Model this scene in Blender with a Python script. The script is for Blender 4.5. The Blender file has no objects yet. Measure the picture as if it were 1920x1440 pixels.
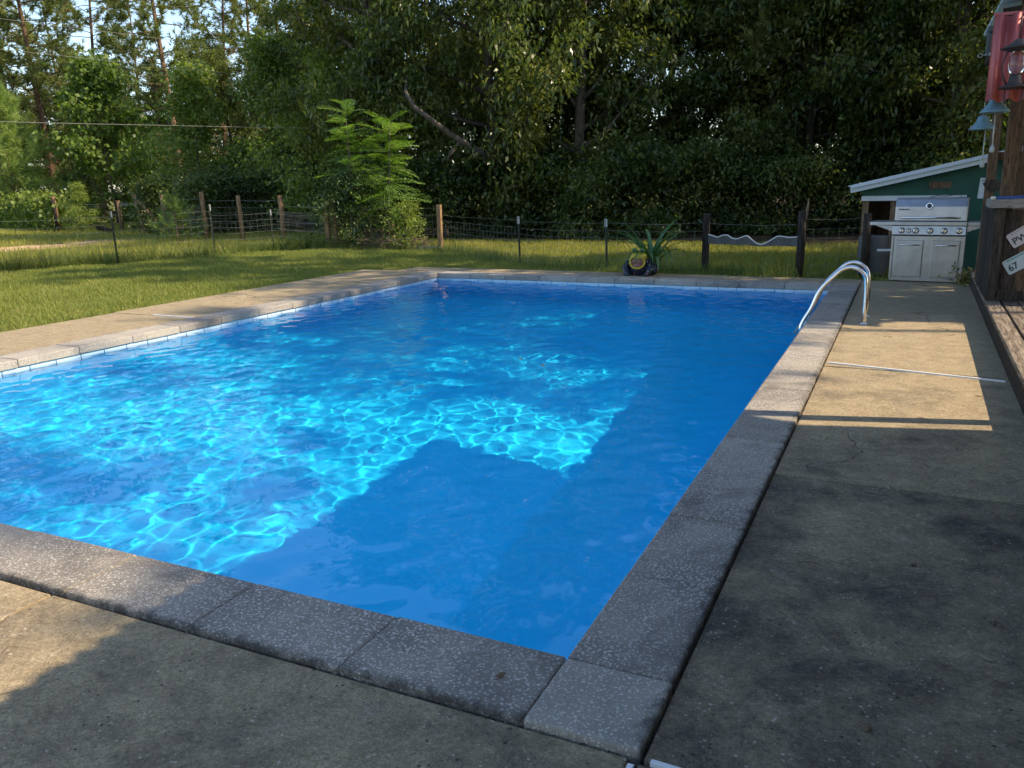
import bpy, bmesh, math, random
import numpy as np
from mathutils import Vector, Matrix, noise as mnoise

sc = bpy.context.scene
rad = math.radians

# ------------------------------------------------------------------ camera
cam_d = bpy.data.cameras.new('camera')
cam = bpy.data.objects.new('camera', cam_d)
sc.collection.objects.link(cam)
sc.camera = cam
cam_d.sensor_width = 36.0
cam_d.lens = 36.0 * 1542 / 1920
cam_d.clip_start = 0.05
cam_d.clip_end = 2000
CX = (0.90493701, 0.42509979, -0.01947257)
CU = (-0.08335284, 0.22193965, 0.97149117)
CB = (0.41730242, -0.87751522, 0.23627467)
EYE = (0.0, 0.0, 1.41)
cam.matrix_world = Matrix(((CX[0], CU[0], CB[0], EYE[0]), (CX[1], CU[1], CB[1], EYE[1]),
                           (CX[2], CU[2], CB[2], EYE[2]), (0, 0, 0, 1)))

# ------------------------------------------------------------------ sky and sun
SUN_EL, SUN_AZ = rad(42), rad(15)          # azimuth from +X towards +Y
sun_dir = Vector((math.cos(SUN_AZ) * math.cos(SUN_EL), math.sin(SUN_AZ) * math.cos(SUN_EL), math.sin(SUN_EL)))
w = bpy.data.worlds.new('World'); sc.world = w; w.use_nodes = True
nt = w.node_tree
sky = nt.nodes.new('ShaderNodeTexSky'); sky.sky_type = 'NISHITA'; sky.sun_disc = False
sky.sun_elevation = SUN_EL; sky.sun_rotation = math.pi / 2 - SUN_AZ
sky.altitude = 50; sky.air_density = 1.0; sky.dust_density = 0.6; sky.ozone_density = 1.0
nt.links.new(sky.outputs[0], nt.nodes['Background'].inputs[0])
nt.nodes['Background'].inputs[1].default_value = 0.15
sun_d = bpy.data.lights.new('sun', 'SUN'); sun_d.energy = 4.4; sun_d.angle = rad(0.53)
sun_d.color = (1.0, 0.83, 0.60)
sun = bpy.data.objects.new('sun', sun_d); sc.collection.objects.link(sun)
sun.rotation_euler = (-sun_dir).to_track_quat('-Z', 'Y').to_euler()
sun.location = (10, 3, 30)
try:
    sun_d.cycles.is_caustics_light = True
except Exception:
    pass
vs = sc.view_settings
vs.view_transform = 'Standard'; vs.look = 'None'; vs.exposure = 0.95; vs.gamma = 1.0
vs.use_curve_mapping = False
cy = sc.cycles
cy.use_denoising = True
cy.use_adaptive_sampling = True; cy.adaptive_threshold = 0.02; cy.adaptive_min_samples = 24
cy.max_bounces = 10; cy.diffuse_bounces = 4; cy.glossy_bounces = 4; cy.transmission_bounces = 8
cy.volume_bounces = 0; cy.transparent_max_bounces = 8
cy.caustics_reflective = True; cy.caustics_refractive = True
cy.sample_clamp_indirect = 6.0
cy.blur_glossy = 0.3

# ------------------------------------------------------------------ helpers
COL = sc.collection

def at(u, dist):
    """compass bearing (given as a column of the photograph on the horizon) and distance to a ground point"""
    x = .905 * (u - 960) - 674.7; y = .4251 * (u - 960) + 1436.3
    n = math.hypot(x, y)
    return (x / n * dist, y / n * dist)

def tag(o, label=None, cat=None, group=None, kind=None):
    if label: o['label'] = label
    if cat: o['category'] = cat
    if group: o['group'] = group
    if kind: o['kind'] = kind
    return o

def empty(name, loc=(0, 0, 0), rz=0.0):
    o = bpy.data.objects.new(name, None); COL.objects.link(o)
    o.location = loc; o.rotation_euler = (0, 0, rz); o.empty_display_size = .1
    return o

def link(name, me, m=None, parent=None, loc=(0, 0, 0), rot=(0, 0, 0), scale=(1, 1, 1)):
    o = bpy.data.objects.new(name, me); COL.objects.link(o)
    if m is not None and not me.materials: me.materials.append(m)
    o.location = loc; o.rotation_euler = rot; o.scale = scale
    if parent is not None: o.parent = parent
    return o

class MB:
    """collects shapes, then builds one mesh object"""
    def __init__(s): s.bm = bmesh.new(); s.sm = False
    def box(s, c, d, rot=None, bevel=0.0, taper=None):
        vs_ = bmesh.ops.create_cube(s.bm, size=1.0)['verts']
        for v in vs_:
            k = 1.0 if taper is None or v.co.z < 0 else taper
            v.co = Vector((v.co.x * d[0] * k, v.co.y * d[1] * k, v.co.z * d[2]))
        if bevel > 0:
            ed = list({e for v in vs_ for e in v.link_edges})
            r = bmesh.ops.bevel(s.bm, geom=ed, offset=bevel, segments=2, profile=.5, affect='EDGES')
            vs_ = list({v for f in r['faces'] for v in f.verts} | {v for v in vs_ if v.is_valid})
        M = Matrix.Translation(c)
        if rot is not None:
            M = M @ (rot.to_4x4() if isinstance(rot, Matrix) else Matrix.Rotation(rot[2], 4, 'Z') @ Matrix.Rotation(rot[1], 4, 'Y') @ Matrix.Rotation(rot[0], 4, 'X'))
        for v in vs_: v.co = M @ v.co
        return s
    def bar(s, a, b, w_, h_, up=(0, 0, 1), bevel=0.0):
        a, b = Vector(a), Vector(b); d = b - a; L = d.length; d.normalize()
        u = Vector(up)
        if abs(d.dot(u)) > .98: u = Vector((0, 1, 0))
        x = d.cross(u).normalized(); z = x.cross(d)
        R = Matrix((x, d, z)).transposed()
        return s.box((a + b) / 2, (w_, L, h_), R, bevel)
    def tube(s, pts, r, n=8, cap=True):
        pts = [Vector(p) for p in pts]
        rs = r if isinstance(r, (list, tuple)) else [r] * len(pts)
        rings = []; pu = None
        for i, p in enumerate(pts):
            d = (pts[min(i + 1, len(pts) - 1)] - pts[max(i - 1, 0)]).normalized()
            if pu is None:
                pu = Vector((0, 0, 1)) if abs(d.z) < .9 else Vector((1, 0, 0))
            x = d.cross(pu).normalized(); y = x.cross(d).normalized(); pu = y
            rings.append([s.bm.verts.new(p + (x * math.cos(t) + y * math.sin(t)) * rs[i]) for t in [2 * math.pi * k / n for k in range(n)]])
        for a, b in zip(rings, rings[1:]):
            for k in range(n): s.bm.faces.new((a[k], a[(k + 1) % n], b[(k + 1) % n], b[k])).smooth = True
        if cap:
            s.bm.faces.new(rings[0][::-1]); s.bm.faces.new(rings[-1])
        return s
    def lathe(s, prof, c=(0, 0, 0), n=20, M=None):
        rings = []
        for r, z in prof:
            rings.append([s.bm.verts.new((r * math.cos(2 * math.pi * k / n), r * math.sin(2 * math.pi * k / n), z)) for k in range(n)])
        for a, b in zip(rings, rings[1:]):
            for k in range(n): s.bm.faces.new((a[k], a[(k + 1) % n], b[(k + 1) % n], b[k])).smooth = True
        s.bm.faces.new(rings[0][::-1]); s.bm.faces.new(rings[-1])
        T = Matrix.Translation(c) @ (M.to_4x4() if M is not None else Matrix())
        for r in rings:
            for v in r: v.co = T @ v.co
        return s
    def ball(s, c, d, n=12, M=None):
        r = bmesh.ops.create_uvsphere(s.bm, u_segments=n, v_segments=max(6, n * 2 // 3), radius=1)
        for v in r['verts']:
            p = Vector((v.co.x * d[0], v.co.y * d[1], v.co.z * d[2]))
            if M is not None: p = M @ p
            v.co = p + Vector(c)
            for f in v.link_faces: f.smooth = True
        return s
    def prism(s, poly, a, b, axis=1):
        """extrude a polygon of the two other axes from a to b along axis"""
        def P(q, t):
            return Vector((t, q[0], q[1])) if axis == 0 else (Vector((q[0], t, q[1])) if axis == 1 else Vector((q[0], q[1], t)))
        A = [s.bm.verts.new(P(q, a)) for q in poly]; B = [s.bm.verts.new(P(q, b)) for q in poly]
        n = len(poly)
        s.bm.faces.new(A); s.bm.faces.new(B[::-1])
        for k in range(n): s.bm.faces.new((A[k], B[k], B[(k + 1) % n], A[(k + 1) % n]))
        return s
    def mesh(s, name):
        bmesh.ops.recalc_face_normals(s.bm, faces=s.bm.faces)
        me = bpy.data.meshes.new(name); s.bm.to_mesh(me); s.bm.free(); return me
    def build(s, name, m, parent=None, loc=(0, 0, 0), rot=(0, 0, 0)):
        return link(name, s.mesh(name), m, parent, loc, rot)

def fast_mesh(name, V, nper):
    """V: (N, nper, 3) array, one face per row"""
    N = V.shape[0]
    me = bpy.data.meshes.new(name)
    me.vertices.add(N * nper); me.vertices.foreach_set('co', V.reshape(-1).astype(np.float32))
    me.loops.add(N * nper); me.loops.foreach_set('vertex_index', np.arange(N * nper, dtype=np.int32))
    me.polygons.add(N); me.polygons.foreach_set('loop_start', np.arange(0, N * nper, nper, dtype=np.int32))
    me.polygons.foreach_set('loop_total', np.full(N, nper, dtype=np.int32))
    me.update(calc_edges=True)
    return me

def nrm(a): return a / np.maximum(np.linalg.norm(a, axis=-1, keepdims=True), 1e-9)

# ------------------------------------------------------------------ materials
class NT:
    def __init__(s, name):
        s.m = bpy.data.materials.new(name); s.m.use_nodes = True; s.t = s.m.node_tree
        s.b = s.t.nodes['Principled BSDF']; s.out = s.t.nodes['Material Output']
    def n(s, typ, **kw):
        nd = s.t.nodes.new(typ)
        for k, v in kw.items():
            if k.startswith('i_'):
                key = k[2:]; key = int(key) if key.isdigit() else key.replace('_', ' ')
                nd.inputs[key].default_value = v
            else: setattr(nd, k, v)
        return nd
    def l(s, a, b): s.t.links.new(a, b)
    def co(s, scale=(1, 1, 1), obj=False, rot=(0, 0, 0)):
        tc = s.n('ShaderNodeTexCoord') if obj else s.n('ShaderNodeNewGeometry')
        mp = s.n('ShaderNodeMapping'); mp.inputs['Scale'].default_value = scale; mp.inputs['Rotation'].default_value = rot
        s.l(tc.outputs['Object'] if obj else tc.outputs['Position'], mp.inputs[0]); return mp.outputs[0]
    def noise(s, vec, scale, detail=4, rough=.55, dist=0):
        nd = s.n('ShaderNodeTexNoise', i_Scale=scale, i_Detail=detail, i_Roughness=rough, i_Distortion=dist)
        s.l(vec, nd.inputs['Vector']); return nd.outputs[0]
    def ramp(s, f, stops, interp='LINEAR'):
        r = s.n('ShaderNodeValToRGB'); r.color_ramp.interpolation = interp
        while len(r.color_ramp.elements) < len(stops): r.color_ramp.elements.new(.5)
        for e, (p, c) in zip(r.color_ramp.elements, stops):
            e.position = p; e.color = (c[0], c[1], c[2], 1) if not isinstance(c, (int, float)) else (c, c, c, 1)
        s.l(f, r.inputs[0]); return r.outputs[0]
    def mix(s, f, a, b, typ='MIX'):
        m = s.n('ShaderNodeMix', data_type='RGBA', blend_type=typ)
        for k, v in ((0, f), (6, a), (7, b)):
            if isinstance(v, (int, float)): m.inputs[k].default_value = v
            elif isinstance(v, (tuple, list)): m.inputs[k].default_value = (v[0], v[1], v[2], 1)
            else: s.l(v, m.inputs[k])
        return m.outputs[2]
    def math(s, op, a, b=0.0, clamp=False):
        m = s.n('ShaderNodeMath', operation=op, use_clamp=clamp)
        for k, v in ((0, a), (1, b)):
            if isinstance(v, (int, float)): m.inputs[k].default_value = v
            else: s.l(v, m.inputs[k])
        return m.outputs[0]
    def bump(s, h, strength=.3, dist=.01):
        b = s.n('ShaderNodeBump', i_Strength=strength, i_Distance=dist); s.l(h, b.inputs['Height']); s.l(b.outputs[0], s.b.inputs['Normal'])
    def set(s, color=None, rough=None, metal=None, spec=None):
        for k, v in (('Base Color', color), ('Roughness', rough), ('Metallic', metal), ('Specular IOR Level', spec)):
            if v is None: continue
            if isinstance(v, (int, float)): s.b.inputs[k].default_value = v
            elif isinstance(v, (tuple, list)): s.b.inputs[k].default_value = (v[0], v[1], v[2], 1)
            else: s.l(v, s.b.inputs[k])
        return s.m

def m_concrete():
    t = NT('deck_concrete'); p = t.co()
    big = t.noise(p, 1.6, 9, .72, .3); mid = t.noise(p, 7.5, 8, .75); fine = t.noise(p, 140, 3, .7)
    base = t.ramp(mid, [(.25, (.20, .155, .095)), (.55, (.31, .245, .15)), (.8, (.38, .30, .195))])
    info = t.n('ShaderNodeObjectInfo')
    dirt_shade = t.math('ADD', t.math('MULTIPLY', t.math('SUBTRACT', big, .5), 2.4), info.outputs['Alpha'], True)
    d2 = t.ramp(dirt_shade, [(.25, 0), (.85, 1)])
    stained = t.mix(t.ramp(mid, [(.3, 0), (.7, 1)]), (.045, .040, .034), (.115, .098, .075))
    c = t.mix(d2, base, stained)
    # worn pale blotches
    blot = t.noise(t.co((1, 1.5, 1)), 4.2, 3, .5)
    c = t.mix(t.ramp(blot, [(.64, 0), (.68, .5)]), c, (.25, .21, .16))
    # exposed grains
    vo = t.n('ShaderNodeTexVoronoi', i_Scale=120.0); t.l(p, vo.inputs['Vector'])
    g = t.math('MULTIPLY', t.ramp(vo.outputs[0], [(.10, 1), (.22, 0)]), t.ramp(t.noise(p, 30, 2), [(.52, 0), (.62, 1)]))
    c = t.mix(t.math('MULTIPLY', g, .75), c, (.55, .50, .42))
    v2 = t.n('ShaderNodeTexVoronoi', i_Scale=42.0); t.l(p, v2.inputs['Vector'])
    g2 = t.math('MULTIPLY', t.ramp(v2.outputs[0], [(.14, 1), (.24, 0)]), t.ramp(t.noise(p, 11, 3), [(.50, 0), (.60, 1)]))
    c = t.mix(t.math('MULTIPLY', g2, .7), c, (.48, .43, .36))
    v3 = t.n('ShaderNodeTexVoronoi', i_Scale=27.0); t.l(t.co(rot=(0, 0, .7)), v3.inputs['Vector'])
    g3 = t.math('MULTIPLY', t.ramp(v3.outputs[0], [(.10, 1), (.17, 0)]), t.ramp(t.noise(p, 6, 2), [(.52, 0), (.58, 1)]))
    c = t.mix(t.math('MULTIPLY', g3, .8), c, (.022, .019, .016))
    gr = t.noise(p, 55, 2, .8)
    c = t.mix(1.0, c, t.ramp(gr, [(.30, .74), (.5, 1.0), (.72, 1.28)]), 'MULTIPLY')
    c = t.mix(1.0, c, t.ramp(fine, [(.25, .62), (.5, 1.0), (.78, 1.5)]), 'MULTIPLY')
    k = t.math('MULTIPLY', t.ramp(t.noise(p, 85, 1), [(.71, 0), (.75, 1)]), .6)
    c = t.mix(k, c, (.03, .027, .022))
    wp = t.n('ShaderNodeVectorMath', operation='ADD'); t.l(p, wp.inputs[0])
    wn = t.n('ShaderNodeTexNoise', i_Scale=2.2, i_Detail=5.0); t.l(p, wn.inputs['Vector'])
    ws = t.n('ShaderNodeVectorMath', operation='SCALE'); ws.inputs['Scale'].default_value = .55; t.l(wn.outputs['Color'], ws.inputs[0]); t.l(ws.outputs[0], wp.inputs[1])
    ck = t.n('ShaderNodeTexVoronoi', i_Scale=.55, feature='DISTANCE_TO_EDGE'); t.l(wp.outputs[0], ck.inputs['Vector'])
    crack = t.math('MULTIPLY', t.ramp(ck.outputs[0], [(.0, 1), (.0035, 0)]), t.ramp(t.noise(p, .8, 2), [(.48, 0), (.56, .85)]))
    c = t.mix(crack, c, (.02, .018, .015))
    t.bump(t.math('SUBTRACT', t.math('ADD', fine, t.math('MULTIPLY', mid, 1.5)), t.math('MULTIPLY', crack, 3.0)), .5, .006)
    return t.set(c, .88, spec=.25)

def m_coping():
    t = NT('coping_aggregate'); p = t.co()
    vo = t.n('ShaderNodeTexVoronoi', i_Scale=92.0); t.l(p, vo.inputs['Vector'])
    peb = t.ramp(vo.outputs[0], [(.28, 1), (.50, 0)])
    pc = t.ramp(t.noise(p, 75, 1), [(.3, (.28, .25, .22)), (.5, (.48, .44, .39)), (.7, (.74, .69, .62))])
    c = t.mix(peb, (.21, .188, .16), pc)
    info = t.n('ShaderNodeObjectInfo')
    big = t.noise(p, 2.6, 5, .6, .5)
    c = t.mix(t.ramp(big, [(.40, 0), (.66, .5)]), c, (.43, .375, .30))
    c = t.mix(t.ramp(t.noise(p, 1.7, 5, .7, 1.0), [(.52, 0), (.68, .6)]), c, (.095, .085, .076))
    rr = info.outputs['Random']
    c = t.mix(t.ramp(rr, [(0, .32), (.45, 0)]), c, (.14, .125, .11)); c = t.mix(t.ramp(rr, [(.6, 0), (1, .35)]), c, (.46, .41, .34))
    so = t.n('ShaderNodeSeparateXYZ'); t.l(t.co(obj=True), so.inputs[0])
    ed = t.math('ADD', so.outputs[0], t.math('MULTIPLY', t.math('SUBTRACT', t.noise(p, 14, 5, .7), .5), .16))
    c = t.mix(t.ramp(ed, [(.135, 0), (.175, .8)]), c, (.035, .032, .029))
    ej = t.math('ADD', t.math('ABSOLUTE', so.outputs[1]), t.math('MULTIPLY', t.math('SUBTRACT', t.noise(p, 9, 5, .7), .5), .30))
    c = t.mix(t.ramp(ej, [(.27, 0), (.38, .4)]), c, (.07, .063, .056))
    t.bump(t.math('ADD', peb, t.noise(p, 40, 3)), .45, .004)
    return t.set(c, .8, spec=.3)

def m_grout(): return NT('joint_dirt').set((.03, .026, .021), .95)

def m_plaster():
    t = NT('pool_plaster'); p = t.co()
    c = t.mix(t.noise(p, 2.0, 4), (.008, .57, .94), (.012, .61, .96))
    return t.set(c, .7, spec=.2)

def m_tile():
    t = NT('waterline_tile'); info = t.n('ShaderNodeObjectInfo')
    c = t.mix(info.outputs['Random'], (.48, .63, .74), (.56, .69, .78))
    c = t.mix(t.ramp(t.noise(t.co(), 9, 4), [(.55, 0), (.75, .5)]), c, (.33, .40, .42))
    return t.set(c, .3)

def m_water():
    t = NT('pool_water')
    t.t.nodes.remove(t.b)
    g = t.n('ShaderNodeBsdfGlass', i_IOR=1.33, i_Roughness=0.0)
    g.inputs['Color'].default_value = (1, 1, 1, 1)
    t.l(g.outputs[0], t.out.inputs['Surface'])
    return t.m

def m_wood(name, a, b, c3, scale=(14, 1.2, 14), rough=.85, obj=True):
    t = NT(name); p = t.co(scale, obj=obj)
    g = t.noise(p, 3.0, 6, .65, .6); info = t.n('ShaderNodeObjectInfo')
    col = t.ramp(t.math('ADD', g, t.math('MULTIPLY', t.math('SUBTRACT', info.outputs['Random'], .5), .16)), [(.28, a), (.5, b), (.72, c3)])
    cr = t.ramp(t.noise(p, 7.0, 2, .5), [(.34, .25), (.42, 1)])
    col = t.mix(1.0, col, cr, 'MULTIPLY')
    t.bump(g, .6, .006)
    return t.set(col, rough, spec=.2)

def m_leaf(name, a, b, c3, trans=.35, rough=.55):
    t = NT(name)
    geo = t.n('ShaderNodeNewGeometry'); info = t.n('ShaderNodeObjectInfo')
    r = geo.outputs['Random Per Island']
    big = t.noise(t.co(), .55, 2)
    f = t.math('ADD', t.math('MULTIPLY', r, .55), t.math('MULTIPLY', big, .5))
    f = t.math('ADD', f, t.math('MULTIPLY', t.math('SUBTRACT', info.outputs['Random'], .5), .42))
    c = t.ramp(f, [(.2, a), (.55, b), (.85, c3)])
    t.set(c, rough, spec=.35)
    tr = t.n('ShaderNodeBsdfTranslucent')
    t.l(t.mix(1.0, c, (1.25, 1.3, .55), 'MULTIPLY'), tr.inputs[0])
    mx = t.n('ShaderNodeMixShader'); mx.inputs[0].default_value = trans
    t.l(t.b.outputs[0], mx.inputs[1]); t.l(tr.outputs[0], mx.inputs[2]); t.l(mx.outputs[0], t.out.inputs['Surface'])
    return t.m

def m_bark(name, a, b):
    t = NT(name); p = t.co((7, 7, 1.3))
    g = t.noise(p, 2.2, 5, .7, .4)
    t.bump(g, .8, .03)
    return t.set(t.ramp(g, [(.3, a), (.7, b)]), .9, spec=.15)

def m_plain(name, c, rough=.6, metal=0.0, var=.15, scale=6.0, bump=0.0):
    t = NT(name); n = t.noise(t.co(obj=True), scale, 4, .6)
    col = t.mix(n, tuple(v * (1 - var) for v in c), tuple(min(1, v * (1 + var)) for v in c))
    if bump: t.bump(n, bump, .004)
    rr = t.ramp(n, [(.2, max(.02, rough - .08)), (.8, min(1, rough + .1))])
    return t.set(col, rr, metal)

def m_ground():
    t = NT('ground_earth'); p = t.co()
    sep = t.n('ShaderNodeSeparateXYZ'); t.l(p, sep.inputs[0])
    n1 = t.noise(p, .35, 5, .6, .5); n2 = t.noise(p, 3.5, 5, .65); n3 = t.noise(p, 28, 3)
    green = t.mix(n2, (.06, .085, .018), (.14, .155, .035))
    yel = t.mix(n2, (.16, .165, .038), (.29, .235, .075))
    c = t.mix(t.ramp(n1, [(.38, 0), (.62, 1)]), green, yel)
    # bare sandy path across the pasture
    dx = t.math('ABSOLUTE', t.math('ADD', t.math('ADD', sep.outputs[0], 22.0), t.math('MULTIPLY', t.math('SUBTRACT', t.noise(p, .8, 4), .5), 3.2)))
    sand = t.mix(n3, (.42, .27, .16), (.60, .41, .25))
    pm = t.math('MULTIPLY', t.ramp(t.math('MULTIPLY', dx, .5), [(.40, 1), (.62, 0)]), t.ramp(t.math('MULTIPLY', sep.outputs[1], .05), [(.86, 1), (.95, 0)]))
    c = t.mix(pm, c, sand)
    # leaf litter under the wood
    dep = t.math('ADD', t.math('MULTIPLY', sep.outputs[1], .05), t.math('MULTIPLY', t.math('SUBTRACT', n1, .5), .5))
    lit = t.mix(n3, (.035, .024, .014), (.12, .085, .05))
    right = t.ramp(t.math('ADD', t.math('MULTIPLY', sep.outputs[0], .05), 1.0), [(.28, 0), (.45, 1)])
    c = t.mix(t.math('MULTIPLY', t.ramp(dep, [(.86, 0), (1.0, 1)]), right), c, lit)
    t.bump(t.math('ADD', n2, n3), .6, .04)
    return t.set(c, .95, spec=.1)

CONC, COPE, GROUT = m_concrete(), m_coping(), m_grout()
PLAST, TILE, WATER = m_plaster(), m_tile(), m_water()
GRND = m_ground()
W_DECK = m_wood('platform_wood', (.035, .028, .022), (.13, .10, .075), (.30, .25, .19))
W_POST = m_wood('post_wood', (.07, .045, .026), (.19, .125, .075), (.30, .21, .13), (14, 14, 1.2))
W_FENCE = m_wood('fence_wood', (.12, .07, .035), (.27, .165, .085), (.40, .26, .14), (14, 14, 1.2))
W_DARK = m_wood('dark_wood', (.012, .010, .009), (.04, .032, .026), (.085, .066, .05), (14, 14, 1.2))
W_BROWN = m_wood('brown_board', (.05, .03, .018), (.12, .075, .045), (.2, .13, .08), (14, 14, 1.2))
W_GREY = m_wood('grey_board', (.08, .075, .07), (.20, .19, .175), (.33, .31, .28), (1.2, 14, 14))
STEEL_T = m_plain('t_post_steel', (.035, .045, .035), .6, .3)
STEEL_W = m_plain('t_post_top', (.55, .55, .52), .6)
WIRE = m_plain('galvanised_wire', (.24, .24, .22), .6, .4)

# ------------------------------------------------------------------ ground and pool
PX0, PX1, PY0, PY1 = -6.96, -.83, 2.10, 11.85      # water's edge of the coping
CW = .33                                             # coping width
GZ = -.06
def ground():
    xs = [-160, -60, -30, -20, -14, -10, PX0 - CW - .3, PX1 + CW + .3, 1.2, 5, 12, 30, 120]
    ys = [-60, -20, -6, PY0 - CW - .3, 5, 8, PY1 + CW + .3, 16, 20, 26, 34, 60, 120, 300]
    V = [(x, y, GZ) for y in ys for x in xs]; F = []
    for j in range(len(ys) - 1):
        for i in range(len(xs) - 1):
            cx, cyy = (xs[i] + xs[i + 1]) / 2, (ys[j] + ys[j + 1]) / 2
            if PX0 - CW - .3 < cx < PX1 + CW + .3 and PY0 - CW - .3 < cyy < PY1 + CW + .3: continue
            a = j * len(xs) + i
            F.append((a, a + 1, a + 1 + len(xs), a + len(xs)))
    me = bpy.data.meshes.new('ground'); me.from_pydata(V, [], F)
    return tag(link('ground', me, GRND), 'grassy ground with sandy patches running to the woods', kind='structure')
ground()

WZ = -.105
D0, D1 = -1.1, -1.7
def pool():
    root = empty('pool_basin', (0, 0, 0)); tag(root, 'pale blue plastered pool basin below the coping', kind='structure')
    t = .25; o = .03
    x0, x1, y0, y1 = PX0 - o, PX1 + o, PY0 - o, PY1 + o
    zt = -.07; zb = -2.6
    for nm, c, d in (('pool_wall', ((x0 - t / 2), (y0 + y1) / 2, (zt + zb) / 2), (t, y1 - y0 + 2 * t, zt - zb)),
                     ('pool_wall', ((x1 + t / 2), (y0 + y1) / 2, (zt + zb) / 2), (t, y1 - y0 + 2 * t, zt - zb)),
                     ('pool_wall', ((x0 + x1) / 2, y0 - t / 2, (zt + zb) / 2), (x1 - x0, t, zt - zb)),
                     ('pool_wall', ((x0 + x1) / 2, y1 + t / 2, (zt + zb) / 2), (x1 - x0, t, zt - zb))):
        ob = MB().box(c, d).build(nm, PLAST, root); recv(ob)
    yy = [y0, 5.5, 9.2, y1]; zz = [D0, D0 - .12, D1, D1]
    prof = [(y, z) for y, z in zip(yy, zz)] + [(y1, -2.9), (y0, -2.9)]
    ob = MB().prism(prof, x0, x1, axis=0).build('pool_floor', PLAST, root); recv(ob)
    # waterline tiles, one course
    th = .21; tw = .252
    me_y = MB().box((0, 0, 0), (.012, tw - .002, th), bevel=.003).mesh('tile')
    me_x = MB().box((0, 0, 0), (tw - .002, .012, th), bevel=.003).mesh('tile')
    me_y.materials.append(TILE); me_x.materials.append(TILE)
    n = int((y1 - y0) / tw)
    for i in range(n):
        y = y0 + (i + .5) * (y1 - y0) / n
        recv(link('tile', me_y, None, root, (x0 + .006, y, -.08 - th / 2)))
        recv(link('tile', me_y, None, root, (x1 - .006, y, -.08 - th / 2)))
    n = int((x1 - x0) / tw)
    for i in range(n):
        x = x0 + (i + .5) * (x1 - x0) / n
        recv(link('tile', me_x, None, root, (x, y1 - .006, -.08 - th / 2)))
        recv(link('tile', me_x, None, root, (x, y0 + .006, -.08 - th / 2)))
def recv(o):
    try: o.cycles.is_caustics_receiver = True
    except Exception: pass
    return o
pool()

def water():
    x0, x1, y0, y1 = PX0 - .12, PX1 + .12, PY0 - .12, PY1 + .12
    nx, ny = 260, 400
    X, Y = np.meshgrid(np.linspace(x0, x1, nx), np.linspace(y0, y1, ny))
    rs = np.random.RandomState(5)
    Z = np.zeros_like(X)
    for lam, amp, n in ((1.5, .0018, 6), (.65, .0015, 9), (.34, .0013, 13), (.20, .0009, 14), (.12, .00042, 14)):
        for _ in range(n):
            a = rs.normal(.35, .75); l_ = lam * rs.uniform(.75, 1.3); k = 2 * math.pi / l_
            Z += amp * rs.uniform(.5, 1.1) / math.sqrt(n) * 1.5 * np.sin(k * (math.cos(a) * X + math.sin(a) * Y) + rs.uniform(0, 6.3) + .6 * np.sin(1.3 * X + .9 * Y + rs.uniform(0, 6)))
    V = np.stack([X, Y, Z + WZ], -1).reshape(-1, 3)
    idx = np.arange(nx * ny).reshape(ny, nx)
    F = np.stack([idx[:-1, :-1], idx[:-1, 1:], idx[1:, 1:], idx[1:, :-1]], -1).reshape(-1, 4)
    # closing skirt and bottom, buried in the walls and floor
    b = len(V); zb = -2.75
    V = np.vstack([V, [(x0, y0, zb), (x1, y0, zb), (x1, y1, zb), (x0, y1, zb)]])
    faces = F.tolist()
    faces.append([b, b + 3, b + 2, b + 1])
    faces.append(list(idx[0, ::-1]) + [b, b + 1]); faces.append(list(idx[-1, :]) + [b + 2, b + 3])
    faces.append(list(idx[:, 0]) + [b + 3, b]); faces.append(list(idx[::-1, -1]) + [b + 1, b + 2])
    me = bpy.data.meshes.new('pool_water'); me.from_pydata(V.tolist(), [], faces)
    nf = len(F)
    me.polygons.foreach_set('use_smooth', np.array([True] * nf + [False] * (len(me.polygons) - nf)))
    me.update()
    o = link('pool_water', me, WATER)
    tag(o, 'clear blue rippling water filling the pool', kind='structure')
    try: o.cycles.is_caustics_caster = True
    except Exception: pass
    # crisp rim so that smooth shading keeps to the surface
    return o
water()

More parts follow.
